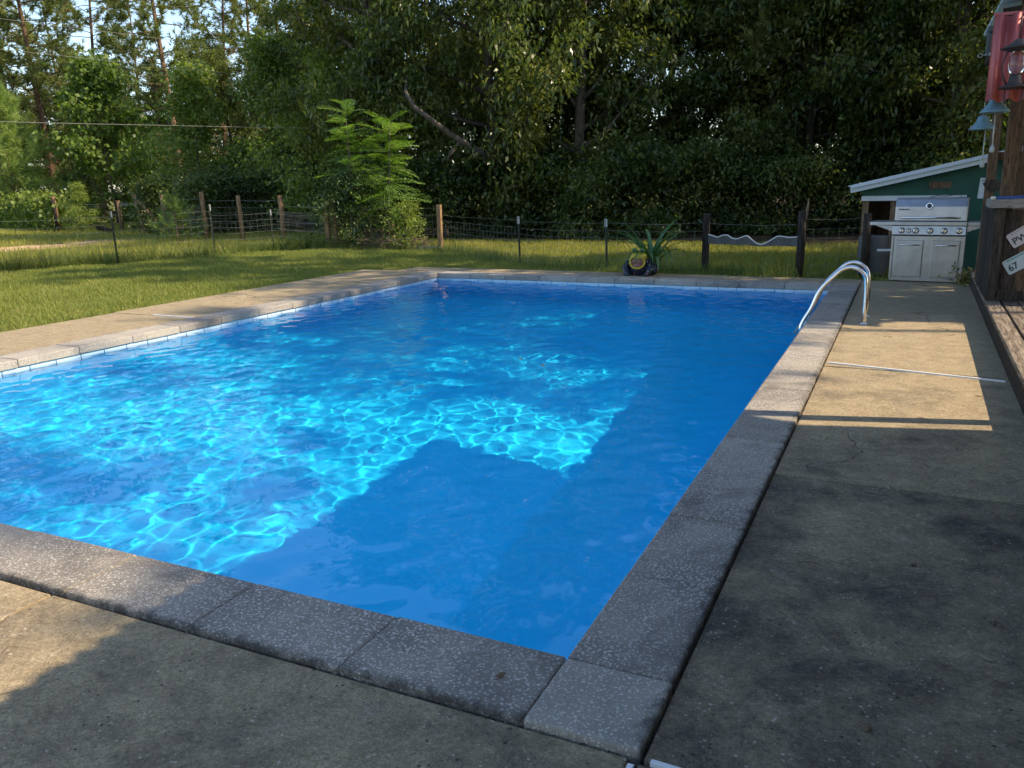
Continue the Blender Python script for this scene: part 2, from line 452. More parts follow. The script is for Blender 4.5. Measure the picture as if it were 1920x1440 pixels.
# coping: one stone per object
def coping():
    root = empty('pool_coping', (0, 0, 0)); tag(root, 'aggregate coping stones edging the pool', kind='structure')
    R = random.Random(3)
    T = .075; g = .003
    def stone(L, w_):
        b = MB(); b.box((0, 0, 0), (w_, L - g, T), bevel=.009); return b.mesh('coping_stone')
    def put(me, c, rz):
        o = link('coping_stone', me, COPE, root, (c[0], c[1], -T / 2 + R.uniform(-.003, .003)), (R.uniform(-.004, .004), R.uniform(-.004, .004), rz))
    n = 16; L = (PY1 - PY0) / n; me = stone(L, CW)
    for i in range(n):
        put(me, (PX1 + CW / 2, PY0 + (i + .5) * L), 0); put(me, (PX0 - CW / 2, PY0 + (i + .5) * L), math.pi)
    n = 10; L = (PX1 - PX0) / n; me = stone(L, CW)
    for i in range(n):
        put(me, (PX0 + (i + .5) * L, PY0 - CW / 2), -math.pi / 2); put(me, (PX0 + (i + .5) * L, PY1 + CW / 2), math.pi / 2)
    me = stone(CW, CW)
    for x in (PX0 - CW / 2, PX1 + CW / 2):
        for y in (PY0 - CW / 2, PY1 + CW / 2): put(me, (x, y), 0)
    # mortar bed under the stones
    bed = MB()
    for c, d in (((PX1 + CW / 2 + .01, (PY0 + PY1) / 2, -.041), (CW - .03, PY1 - PY0 + 2 * CW - .04, .066)), ((PX0 - CW / 2 - .01, (PY0 + PY1) / 2, -.041), (CW - .03, PY1 - PY0 + 2 * CW - .04, .065)),
                 (((PX0 + PX1) / 2, PY0 - CW / 2 - .01, -.0415), (PX1 - PX0 + .04, CW - .03, .065)), (((PX0 + PX1) / 2, PY1 + CW / 2 + .01, -.0415), (PX1 - PX0 + .04, CW - .03, .065))):
        bed.box(c, d)
    bed.build('mortar_bed', m_plain('mortar', (.17, .15, .125), .9, var=.4, scale=30), root)
coping()

# concrete deck slabs around the coping
DZ = -.022
def deck():
    root = empty('pool_deck', (0, 0, 0)); tag(root, 'stained tan concrete deck around the pool', kind='structure')
    cx0, cx1, cy0, cy1 = PX0 - CW, PX1 + CW, PY0 - CW, PY1 + CW
    j = .012
    slabs = [  # x0 x1 y0 y1 dirt
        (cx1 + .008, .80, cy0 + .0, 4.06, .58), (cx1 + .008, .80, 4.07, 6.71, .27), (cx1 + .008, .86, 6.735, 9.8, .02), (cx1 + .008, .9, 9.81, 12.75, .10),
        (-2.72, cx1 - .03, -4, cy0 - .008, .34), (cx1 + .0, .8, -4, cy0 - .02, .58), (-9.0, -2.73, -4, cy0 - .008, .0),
        (cx0 - 1.36, cx0 - .016, cy0 - .01, 6.93, -.02), (cx0 - 1.4, cx0 - .016, 6.955, 12.2, -.03),
        (cx0 - .7, -2.4, cy1 + .016, 12.88, .16), (-2.39, cx1, cy1 + .016, 12.84, .18)]
    R = random.Random(1)
    for x0, x1, y0, y1, dirt_shade in slabs:
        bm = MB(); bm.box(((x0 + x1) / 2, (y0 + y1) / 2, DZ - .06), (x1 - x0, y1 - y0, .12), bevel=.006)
        o = bm.build('concrete_slab', CONC, root); o.color = (1, 1, 1, dirt_shade)  # slab staining; second slab's also deepened, putting its shade into the colour
    # earth packed in the joints
    b = MB()
    for x0, x1, y0, y1 in ((cx1 - .05, cx1 + .1, cy0 - .1, cy1 + .1), (cx0 - .1, cx0 + .05, cy0 - .1, cy1 + .1)):
        b.box(((x0 + x1) / 2, (y0 + y1) / 2, -.12), (x1 - x0, y1 - y0, .14))
    for y0, y1 in ((cy0 - .1, cy0 + .05), (cy1 - .05, cy1 + .1)): b.box(((cx0 + cx1) / 2, (y0 + y1) / 2, -.121), (cx1 - cx0 - .2, y1 - y0, .14))
    b.build('joint_earth', GROUT, root)
    WHITE = m_plain('white_strip', (.74, .74, .74), .5, var=.08)
    for a, c in (((cx1 + .03, 6.84), (.73, 6.60)), ((-8.0, 6.94), (-7.36, 6.94)), ((cx1 + .03, cy0 - .01), (.7, cy0 - .04)), ((cx1 - .013, cy0 - .04), (cx1 - .02, cy0 - .9))):
        MB().bar((a[0], a[1], DZ + .004), (c[0], c[1], DZ + .004), .016, .012).build('joint_strip', WHITE, root)
deck()

# ------------------------------------------------------------------ timber platform beside the deck
PZ = .16                                              # top of the platform
def edge_x(y): return .735 + .0125 * (y - 5.5)
def platform():
    root = empty('wooden_platform', (edge_x(5.5), 5.5, 0), -.0125)
    tag(root, 'low weathered plank platform along the concrete deck', 'platform')
    R = random.Random(8)
    wv = .142
    for i in range(14):
        y = -6.5 + R.uniform(-.6, .4) if i else -6.2
        while y < 7.1:
            L = R.uniform(2.4, 3.7) if i else 3.3
            e = min(y + L, 7.15)
            b = MB(); b.box((0, 0, 0), (wv - .009, e - y - .006, .038), bevel=.005)
            b.build('plank', W_DECK, root, (wv * (i + .5) + (.012 if i else 0) + R.uniform(-.002, .002), (y + e) / 2, PZ - .019 + R.uniform(-.004, .004)), (0, R.uniform(-.012, .012), 0))
            y = e
    for k in range(4):
        MB().bar((.035, -6.4 + k * 3.4, PZ - .12), (.035, -6.4 + (k + 1) * 3.4 - .01, PZ - .12), .05, .155, bevel=.005).build('rim_board', W_DARK, root)
    for k in range(10):
        MB().box((.95, -6 + k * 1.45, -.02), (1.75, .05, .25)).build('joist', W_DARK, root)
platform()

# ------------------------------------------------------------------ house behind (its porch roof shades the near deck)
TIN = m_plain('tin_roof', (.45, .46, .47), .4, .6)
SIDING = m_plain('house_siding', (.42, .38, .32), .7, bump=.3)
def corr_sheet(L, W, pitch, amp, nseg=6):
    """corrugated sheet: ridges along x (length L), waves along y (width W)"""
    n = int(W / pitch * nseg)
    V = []; F = []
    for i in range(n + 1):
        y = W * i / n; z = amp * math.sin(2 * math.pi * y / pitch)
        V += [(0, y, z), (L, y, z), (0, y, z - .004), (L, y, z - .004)]
    for i in range(n):
        a = 4 * i; c = a + 4
        F += [(a, a + 1, c + 1, c), (a + 2, c + 2, c + 3, a + 3), (a, c, c + 2, a + 2), (a + 1, a + 3, c + 3, c + 1)]
    me = bpy.data.meshes.new('sheet'); me.from_pydata(V, [], F); return me
EAVE_X, EAVE_Z, ROOF_Y1, SLOPE = .66, 2.7, 6.15, .43
def house():
    root = empty('porch_house', (0, 0, 0)); tag(root, 'house with a tin porch roof beside the near deck', 'house')
    ang = math.atan(SLOPE); L = 6.2 / math.cos(ang)
    me = corr_sheet(L, 1.35, .09, .012); me.materials.append(TIN)
    y = ROOF_Y1 - 1.35
    while y > -9:
        link('roof_sheet', me, None, root, (EAVE_X, y, EAVE_Z + .02), (0, -ang, 0)); y -= 1.30
    MB().bar((EAVE_X + 6.1, -8, EAVE_Z + 6.1 * SLOPE), (EAVE_X + 6.1, ROOF_Y1, EAVE_Z + 6.1 * SLOPE), .3, .08).build('ridge_cap', TIN, root)
    MB().prism([(EAVE_X + 6.1, EAVE_Z + 6.1 * SLOPE - .03), (EAVE_X + 11.0, 2.95), (EAVE_X + 11.0, 2.85), (EAVE_X + 6.1, EAVE_Z + 6.1 * SLOPE - .15)], -8, ROOF_Y1, 1).build('rear_roof', TIN, root)
    for yy in (-7.5, -4.1, -.7, 2.6, 5.56):
        MB().box((EAVE_X + .35, yy, (PZ + EAVE_Z) / 2), (.1, .1, EAVE_Z - PZ + .2), bevel=.006).build('porch_post', W_POST, root)
    MB().bar((EAVE_X + .35, -8, EAVE_Z + .02), (EAVE_X + .35, ROOF_Y1 - .05, EAVE_Z + .02), .09, .14).build('eave_beam', W_POST, root)
    MB().prism([(2.9, -.1), (2.9, EAVE_Z + 2.15 * SLOPE), (EAVE_X + 6.1, EAVE_Z + 6.0 * SLOPE), (11.2, 2.85), (11.2, -.1)], -8, ROOF_Y1 - .25, 1).build('wall', SIDING, root)
    MB().tube([(EAVE_X + 4.75, ROOF_Y1 - .12, EAVE_Z + 4.6 * SLOPE), (EAVE_X + 4.75, ROOF_Y1 - .12, EAVE_Z + 4.75 * SLOPE + .12)], .04).ball((EAVE_X + 4.75, ROOF_Y1 - .12, EAVE_Z + 4.75 * SLOPE + .14), (.14, .14, .07)).build('roof_vent', TIN, root)
house()
# ------------------------------------------------------------------ bar booth at the far end of the platform
RED = m_plain('red_tin', (.36, .085, .08), .42, .25, var=.25, scale=3)
TINB = m_plain('pale_tin', (.42, .55, .60), .5, .2, var=.2)
def booth():
    root = empty('bar_booth', (0, 0, 0)); tag(root, 'dark timber bar booth with red corrugated awning on the platform', 'booth')
    bx, by = .80, 9.66
    for x, y, s, h in ((.865, 11.55, .10, 3.0), (.905, 9.98, .115, 3.1), (3.0, 11.55, .1, 3.2), (3.0, 9.98, .1, 3.3)):
        MB().box((x, y, PZ + (h - PZ) / 2), (s, s, h - PZ), bevel=.006).build('post', W_BROWN, root)
    # counter front: vertical boards, dark corner post and rim
    MB().box((bx + .045, by, (PZ + 1.08) / 2), (.09, .09, 1.08 - PZ), bevel=.005).build('corner_post', W_DARK, root)
    R = random.Random(4)
    for i in range(12):
        MB().box((bx + .165 + i * .152, by + .02 + R.uniform(-.004, .004), (PZ + 1.06) / 2), (.146, .025, 1.06 - PZ), bevel=.003).build('board', W_BROWN if i % 3 else W_DARK, root)
    for i in range(10):
        MB().box((bx + .02 + R.uniform(-.003, .003), by + .16 + i * .152, (PZ + 1.06) / 2), (.025, .146, 1.06 - PZ), bevel=.003).build('board', W_DARK, root)
    MB().box((bx + .95, by + .005, PZ + .05), (1.9, .05, .1), bevel=.004).build('kick_board', W_DARK, root)
    MB().box((bx + .94, by + .16, 1.125), (2.0, .5, .085), bevel=.008).build('counter_top', W_GREY, root)
    # back wall boards behind the counter
    for i in range(11):
        MB().box((bx + .3 + i * .182, 11.9, 1.2), (.175, .025, 2.0), bevel=.003).build('wall_board', W_BROWN, root)
    MB().box((1.9, 11.62, 1.62), (1.95, .05, .09)).build('rail', W_BROWN, root)
    for y in (9.98, 11.55):
        MB().bar((.70, y, 2.92), (3.4, y, 3.25), .05, .14).build('roof_beam', W_DARK, root)
    me = corr_sheet(2.9, 2.4, .09, .012); me.materials.append(TINB)
    link('roof_sheet', me, None, root, (.66, 9.72, 3.05), (0, -.125, 0))
    # pale sheet hung along the eave towards the camera
    me2 = corr_sheet(.34, 1.5, .09, .012); me2.materials.append(TINB)
    link('eave_sheet', me2, None, root, (.86, 9.55, 2.68), (0, -math.pi / 2 - .1, -math.pi / 2 + .1), (1, 1, 1))
    # red awning: corrugated, waves across x, bent once
    pitch, amp = .14, .03
    n = 90; V = []; F = []
    prof = [(9.15, 2.07), (9.36, 2.55), (9.42, 2.85)]
    for i in range(n + 1):
        x = 1.32 * i / n
        wv = amp * math.sin(2 * math.pi * x / pitch - .6)
        for k, (yy, zz) in enumerate(prof):
            sx = .57 + x + (0, .012, .02)[k] * 1
            V.append((sx, yy - wv * .9, zz + wv * .45))
    m_ = len(prof)
    for i in range(n):
        for k in range(m_ - 1):
            a = i * m_ + k; F.append((a, a + m_, a + m_ + 1, a + 1))
    me3 = bpy.data.meshes.new('awning'); me3.from_pydata(V, [], F)
    for p in me3.polygons: p.use_smooth = True
    aw = link('awning', me3, RED, root)
    sd = aw.modifiers.new('thick', 'SOLIDIFY'); sd.thickness = .004
    MB().bar((.58, 9.43, 2.86), (1.9, 9.43, 2.86), .02, .025).build('awning_cap', RED, root)
    MB().bar((.60, 9.44, 2.5), (.60, 9.95, 2.5), .04, .07).build('awning_bracket', W_DARK, root)
    MB().bar((.60, 9.44, 2.5), (1.9, 9.44, 2.5), .04, .07).build('awning_rail', W_DARK, root)
    MB().box((.585, 9.62, 2.62), (.06, .1, .2), bevel=.01).box((.585, 9.62, 2.76), (.05, .08, .05)).build('socket_box', m_plain('grey_box', (.06, .075, .075), .6), root)
booth()

TEAL = m_plain('teal_enamel', (.14, .24, .28), .45, .3)
ROPE = m_plain('bell_cord', (.35, .38, .36), .8)
def bell(loc, s, label, cord):
    root = empty('hanging_bell', loc); tag(root, label, 'bell', 'bells under the awning')
    MB().lathe([(.018, .13), (.04, .125), (.055, .10), (.062, .07), (.095, .03), (.125, .0), (.128, -.012), (.118, -.012), (.08, .02), (.01, .08)], n=24).build('bell_body', TEAL, root).scale = (s, s, s)
    MB().tube([(0, 0, .12 * s), (0.002, 0, .3 * s)], .005, 6).build('hanger', ROPE, root)
    MB().tube([(cord, 0, .0), (cord, 0, -.2), (cord + .004, 0, -.30)], .006, 6).lathe([(.006, -.30), (.02, -.335), (.022, -.36), (.008, -.375)], (cord + .004, 0, 0), 10).build('pull_cord', ROPE, root)
bell((.665, 9.28, 1.985), 1.0, 'larger teal bell hanging closest to the red awning', .01)
bell((.60, 9.62, 1.85), .95, 'smaller teal bell hanging lower, farther from the red awning', .03)

def lantern():
    root = empty('hanging_lantern', (.78, 9.02, 2.16)); tag(root, 'rusty dark barn lantern hanging before the red awning', 'lantern')
    IRON = m_plain('lantern_iron', (.05, .04, .038), .6, .5, var=.4)
    MB().lathe([(.13, .0), (.135, .012), (.07, .03), (.055, .06), (.05, .10), (.045, .11)], n=24).build('base', IRON, root)
    MB().lathe([(.05, .31), (.14, .335), (.145, .345), (.08, .37), (.05, .40), (.02, .42)], n=24).build('hood', IRON, root)
    g = NT('lantern_glass'); g.b.inputs['Transmission Weight'].default_value = 1; g.set((.75, .8, .78), .08)
    MB().lathe([(.045, .11), (.065, .17), (.07, .21), (.06, .27), (.045, .31)], n=20).build('globe', g.m, root)
    for s in (-1, 1):
        MB().tube([(s * .055, 0, .02), (s * .10, 0, .10), (s * .115, 0, .2), (s * .09, 0, .3), (s * .05, 0, .34)], .007, 6).build('frame_wire', IRON, root)
    MB().tube([(s_ * .075, -.02, z) for s_, z in ((-1, .05), (-.95, -.08), (-.5, -.16), (.2, -.17), (.8, -.11), (1, .04))], .005, 6).build('bail', IRON, root)
    MB().tube([(0, 0, .42), (0, .02, .60), (0, .3, .62)], .006, 6).build('hook', IRON, root)
lantern()
def ring_hook():
    root = empty('ring_hook', (.50, 9.36, 2.50)); tag(root, 'small pale eye hook on the edge of the red awning', 'hook')
    pts = [(.018 * math.cos(t), 0, .018 * math.sin(t)) for t in [2 * math.pi * k / 12 for k in range(13)]]
    MB().tube(pts, .005, 6).build('eye', WIRE, root)
    MB().tube([(.018, 0, 0), (.08, 0, .002)], .005, 6).ball((.082, 0, .004), (.014, .014, .02)).build('shank', WIRE, root)
ring_hook()

# blue pole lying on the counter
BLUE = m_plain('blue_pole', (.01, .045, .20), .35)
rt = empty('pool_pole', (.74, 9.46, 1.185)); tag(rt, 'blue pool pole with white tip lying on the booth counter', 'pole')
MB().tube([(.03, 0, 0), (.6, .05, .022), (1.6, .12, .03)], .013, 10).build('shaft', BLUE, rt)
MB().tube([(-.012, -.001, -.001), (.0, 0, 0), (.032, 0, 0)], [.008, .016, .016], 10).build('tip', m_plain('pole_tip', (.6, .58, .5), .5), rt)

# dark wooden fish-shaped ornament on the far post
fo = MB().prism([(-.11, 0), (-.07, .05), (0, .075), (.08, .05), (.12, .02), (.19, .07), (.17, 0), (.19, -.06), (.12, -.02), (.06, -.055), (0, -.075), (-.06, -.05)], -.012, .012, 1).build('wooden_ornament', W_DARK, None, (.89, 11.485, 1.28), (0, .25, 0))
tag(fo, 'dark pointed wooden cut-out fixed to the booth post', 'ornament')

# licence plates
def text(s, size, m, parent, loc, rot, bold=.0, depth=.001):
    cu = bpy.data.curves.new('lettering', 'FONT'); cu.body = s; cu.size = size; cu.extrude = depth; cu.offset = bold
    cu.align_x = 'LEFT'; cu.align_y = 'CENTER'
    tmp = bpy.data.objects.new('lettering_curve', cu); COL.objects.link(tmp); bpy.context.view_layer.update()
    me = bpy.data.meshes.new_from_object(tmp.evaluated_get(bpy.context.evaluated_depsgraph_get()))
    bpy.data.objects.remove(tmp); bpy.data.curves.remove(cu)
    me.materials.clear(); me.materials.append(m)
    o = bpy.data.objects.new('lettering', me); COL.objects.link(o); o.parent = parent; o['kind'] = 'stuff'
    o.location = loc; o.rotation_euler = rot
    return o
INK = m_plain('plate_ink', (.02, .025, .035), .5)
def plate(loc, ang, col, s, small, label):
    root = empty('licence_plate', loc); root.rotation_euler = (0, ang, 0)
    tag(root, label, 'licence plate', 'plates nailed to the booth')
    W, H, r = .305, .152, .018
    poly = []
    for cx, cz, a0 in ((W - r, r, -90), (W - r, H - r, 0), (r, H - r, 90), (r, r, 180)):
        poly += [(cx + r * math.cos(rad(a0 + k * 30)), cz + r * math.sin(rad(a0 + k * 30))) for k in range(4)]
    MB().prism([(x, z - H / 2) for x, z in poly], -.0015, .0015, 1).build('plate_panel', m_plain('plate_' + s, col, .45, .0), root)
    text(s, .092, INK, root, (.022, -.003, -.018), (math.pi / 2, 0, 0), .0015)
    MB().box((.15, -.0025, .058), (.2, .001, .018)).build('plate_band', m_plain('band_' + s, small, .5), root)
    for x in (.05, .25): MB().lathe([(.006, 0), (.005, .002)], (x, -.0015, .058), 8, Matrix.Rotation(math.pi / 2, 3, 'X')).build('screw', INK, root)
plate((.955, 9.655, .745), -.62, (.50, .46, .46), 'PW', (.42, .38, .37), 'pale licence plate reading PW on the booth front')
plate((.945, 9.655, .48), -.58, (.42, .50, .50), '67', (.16, .30, .30), 'greenish licence plate reading 67 on the booth front')

# ------------------------------------------------------------------ shed
GREEN = m_plain('green_siding', (.015, .075, .05), .7, var=.25, scale=3, bump=.2)
WHT = m_plain('white_trim', (.55, .58, .58), .55, var=.12)
SHEDTIN = m_plain('shed_tin', (.55, .60, .66), .45, .2, var=.1)
def shed():
    root = empty('green_shed', (0, 14.4, 0)); tag(root, 'green shed with pale tin roof behind the grill', 'shed')
    # front wall in vertical siding boards; opening to the left
    x = -.66; k = 0
    top = lambda xx: 1.20 + (xx + .8) * .225
    while x < 3.6:
        e = x + .3
        zb = 1.085 if e <= .78 else -.12
        MB().prism([(x + .0005, zb), (e - .0005, zb), (e - .0005, top(e)), (x + .0005, top(x))], k * .004, .03, 1).build('siding_board', GREEN, root)
        x = e; k = 1 - k
    MB().box((.06, -.012, 1.08), (1.46, .03, .075)).build('header_board', WHT, root)
    for xx in (-.60, -.20):
        MB().box((xx, .06, .48), (.085, .07, 1.2), bevel=.004).build('stud', W_POST, root)
    R = random.Random(9)
    for i in range(9):
        MB().box((-.58 + i * .165, .95, .5), (.158, .02, 1.25)).build('back_board', W_BROWN, root)
    for i in range(5):
        MB().box((-.65, .16 + i * .19, .5), (.02, .182, 1.2)).build('end_board', W_BROWN, root)
    MB().box((.05, .5, .12), (1.4, .9, .035)).build('shelf', W_GREY, root)
    MB().box((2.2, 1.2, .6), (2.6, 2.2, 1.4)).build('inner_wall', W_DARK, root)
    ang = math.atan(.225)
    def strip(y, dz, w_, h_, name, m):
        MB().bar((-.83, y, 1.25 + dz), (3.7, y, 1.25 + 4.53 * .225 + dz), w_, h_).build(name, m, root)
    strip(-.17, -.045, .03, .075, 'fascia_board', WHT)
    strip(-.20, .012, .05, .05, 'drip_edge', SHEDTIN)
    for i in range(4):
        MB().prism([(-.86, 1.262), (3.7, 2.288), (3.7, 2.306), (-.86, 1.28)], -.23 + i * .72, -.23 + i * .72 + .715, 1).build('roof_panel', SHEDTIN, root)
    MB().box((.42, -.006, 1.27), (.30, .012, .10)).build('bare_patch', W_BROWN, root)
    wire = [(.3, -.035, 1.09), (.4, -.035, 1.115), (.5, -.035, 1.10), (.6, -.035, 1.12), (.72, -.035, 1.135), (.725, -.035, 1.07)]
    MB().tube(wire, .004, 5).build('loose_cable', INK, root)
    MB().box((1.04, -.006, 1.21), (.2, .008, .30), (0, .05, 0)).build('notice_board', m_plain('paper', (.55, .58, .60), .7, var=.05), root)
    text('EVENTS', .036, INK, root, (.965, -.012, 1.32), (math.pi / 2, .0, 0), .0005)
shed()

# ------------------------------------------------------------------ grill
def steel():
    t = NT('brushed_steel'); p = t.co((1.5, 1.5, 140), obj=True)
    n = t.noise(p, 3, 3)
    t.bump(n, .08, .002)
    c = t.mix(t.ramp(t.noise(t.co(obj=True), 5, 5), [(.4, 0), (.7, 1)]), (.36, .36, .375), (.27, .27, .28))
    return t.set(c, t.ramp(n, [(.2, .27), (.8, .40)]), 1.0)
STEEL = steel()
CHROME = m_plain('chrome', (.72, .72, .72), .12, 1.0, var=.05)
BLACKP = m_plain('black_trim', (.015, .015, .016), .4)
def grill():
    root = empty('gas_grill', (.29, 12.78, DZ), -.10); tag(root, 'stainless steel gas grill with two cabinet doors before the green shed', 'grill')
    W, D = .90, .55
    b = lambda c, d, nm, m, bev=.004, par=root, rot=None: MB().box(c, d, rot, bev).build(nm, m, par)
    b((0, D / 2 + .012, .335), (W - .02, D, .60), 'cabinet', STEEL)
    b((0, D / 2, .03), (W, D, .05), 'base_plate', STEEL)
    for sx in (-1, 1):
        b((sx * (W / 2 - .008), .004, .335), (.028, .03, .60), 'side_trim', STEEL, .003)
        d = b((sx * .225 - .0, -.004, .315), (.345, .022, .50), 'door', STEEL, .006)
        hx = sx * .225
        MB().tube([(hx - .13, -.015, .505), (hx - .125, -.045, .505), (hx + .125, -.045, .505), (hx + .13, -.015, .505)], .009, 8).build('handle', CHROME, d)
        b((sx * (W / 2 + .155), .26, .79), (.31, .48, .05), 'side_shelf', STEEL, .006)
        MB().prism([(sx * (W / 2 + .004), .76), (sx * (W / 2 + .24), .765), (sx * (W / 2 + .004), .68)], .05, .07, 1).build('shelf_bracket', STEEL, root)
    b((0, .0, .70), (W + .01, .06, .125), 'control_panel', STEEL, .006, rot=(-.12, 0, 0))
    b((0, -.004, .795), (W + .02, .07, .055), 'front_rail', STEEL, .006)
    b((0, .01, .765), (W + .012, .05, .006), 'seam', BLACKP, 0)
    b((0, .006, .628), (W + .004, .05, .006), 'seam', BLACKP, 0)
    for x, r in ((-.335, .033), (-.245, .025), (-.16, .035), (.02, .033), (.19, .034), (.37, .034)):
        kn = MB().lathe([(r * 1.25, .0), (r * 1.25, .006), (r, .01), (r * .9, .032), (r * .7, .036)], (0, 0, 0), 18, Matrix.Rotation(math.pi / 2, 3, 'X')).build('knob', CHROME, root, (x, -.03, .70))
        MB().box((0, -.034, 0), (r * .35, .012, r * 1.6), (0, .3, 0), .002).build('grip', BLACKP, kn)
    b((.28, -.032, .705), (.012, .01, .012), 'igniter', m_plain('white_button', (.7, .7, .68), .4), .002)
    # hood: rounded box profile
    prof = [(.01, .825), (.02, 1.02), (.06, 1.11), (.13, 1.135), (.40, 1.135), (.52, 1.05), (.55, .825)]
    lid = MB().prism([(y, z) for y, z in prof], -W / 2 + .005, W / 2 - .005, 0).build('hood', STEEL, root)
    bv = lid.modifiers.new('b', 'BEVEL'); bv.width = .012; bv.segments = 3; bv.limit_method = 'ANGLE'
    MB().tube([(-.36, .015, .875), (-.355, -.045, .875), (.355, -.045, .875), (.36, .015, .875)], .013, 10).build('handle', CHROME, lid)
    MB().lathe([(.048, 0), (.048, .008), (.04, .016), (.034, .014)], (-.02, .014, 1.03), 20, Matrix.Rotation(math.pi / 2 - .12, 3, 'X')).build('thermometer', CHROME, lid)
    MB().lathe([(.032, 0), (.03, .003)], (-.02, -.002, 1.032), 18, Matrix.Rotation(math.pi / 2 - .12, 3, 'X')).build('dial', INK, lid)
    text('brinkmann', .032, INK, lid, (-.40, .008, .985), (math.pi / 2 - .05, 0, 0), .0008)
    for x in (-W / 2 + .06, W / 2 - .06):
        for y in (.06, D - .06): MB().lathe([(.02, 0), (.02, .012)], (x, y, -.004), 10).build('foot', BLACKP, root)
grill()

# ------------------------------------------------------------------ pool ladder
def ladder():
    root = empty('pool_ladder', (0, 0, 0)); tag(root, 'curved stainless pool ladder rails at the pool edge', 'ladder')
    for y in (8.88, 9.40):
        pts = [(-.30, y, DZ - .05), (-.30, y, .25), (-.305, y, .36)]
        for k in range(1, 10):
            a = rad(10 + k * 14.5); pts.append((-.30 - .16 + .16 * math.cos(a), y, .37 + .17 * math.sin(a)))
        x, z = pts[-1][0], pts[-1][2]
        pts += [(x - .16, y, z - .17), (-.80, y, .12), (-.87, y, 0.0), (-.905, y, -.10), (-.91, y, -.25), (-.91, y, -1.0)]
        # smooth
        P = [Vector(p) for p in pts]
        for _ in range(2):
            Q = [P[0]]
            for a, b in zip(P, P[1:]): Q += [a.lerp(b, .25), a.lerp(b, .75)]
            Q.append(P[-1]); P = Q
        MB().tube(P, .0215, 14).build('rail', CHROME, root)
        MB().lathe([(.05, 0), (.048, .006), (.03, .014), (.022, .016)], (-.30, y, DZ), 18).build('flange', CHROME, root)
    for z in (-.35, -.65, -.95):
        MB().box((-.93, 9.14, z), (.09, .5, .025), bevel=.006).build('step', m_plain('step_plastic', (.6, .62, .62), .4), root)
ladder()

# ------------------------------------------------------------------ vegetation
L_OAK = m_leaf('oak_leaf', (.028, .050, .014), (.080, .120, .030), (.18, .20, .06), .40, .33)
L_BRIGHT = m_leaf('bright_leaf', (.08, .13, .025), (.155, .23, .045), (.27, .32, .075), .44, .45)
L_PINE = m_leaf('pine_needle', (.10, .135, .04), (.18, .215, .065), (.28, .29, .10), .38)
L_YPINE = m_leaf('young_pine_needle', (.11, .18, .045), (.20, .29, .07), (.30, .38, .12), .4)
L_FROND = m_leaf('frond_leaf', (.085, .17, .035), (.155, .27, .06), (.25, .36, .10), .5)
L_VINE = m_leaf('vine_leaf', (.08, .12, .02), (.15, .21, .04), (.27, .31, .08), .42)
L_DARK = m_leaf('dark_shrub_leaf', (.015, .034, .012), (.03, .06, .018), (.07, .11, .035), .25)
L_CRIN = m_leaf('strap_leaf', (.035, .09, .03), (.06, .15, .045), (.11, .21, .07), .25, .4)
BARK = m_bark('bark_grey', (.045, .036, .028), (.16, .135, .105))
BARKP = m_bark('bark_pine', (.06, .036, .022), (.24, .15, .09))
BARKD = m_bark('bark_dark', (.02, .017, .014), (.075, .06, .045))

def leaf_quads(rng, C, L, W, droop=.35, flat=.9, out=None):
    n = len(C)
    d = rng.normal(size=(n, 3))
    if out is not None: d = d * .8 + out
    d[:, 2] -= droop; d = nrm(d)
    up = rng.normal(size=(n, 3)) * .8; up[:, 2] += flat; up = nrm(up)
    s = nrm(np.cross(d, up)); k = rng.uniform(.65, 1.25, (n, 1))
    nn = np.cross(s, d)
    mid = C + d * L * .45 * k + nn * L * .06
    tip = C + d * L * k - np.array([0, 0, 1]) * L * .12
    return np.stack([C, mid + s * W * .5 * k, tip, mid - s * W * .5 * k], 1)

def poly_line(rng, p, d, L, n, up=.0, wob=.12):
    P = [np.array(p, float)]; d = np.array(d, float)
    for i in range(n):
        d = d + rng.normal(size=3) * wob; d[2] += up / n; d /= np.linalg.norm(d)
        P.append(P[-1] + d * L / n)
    return P

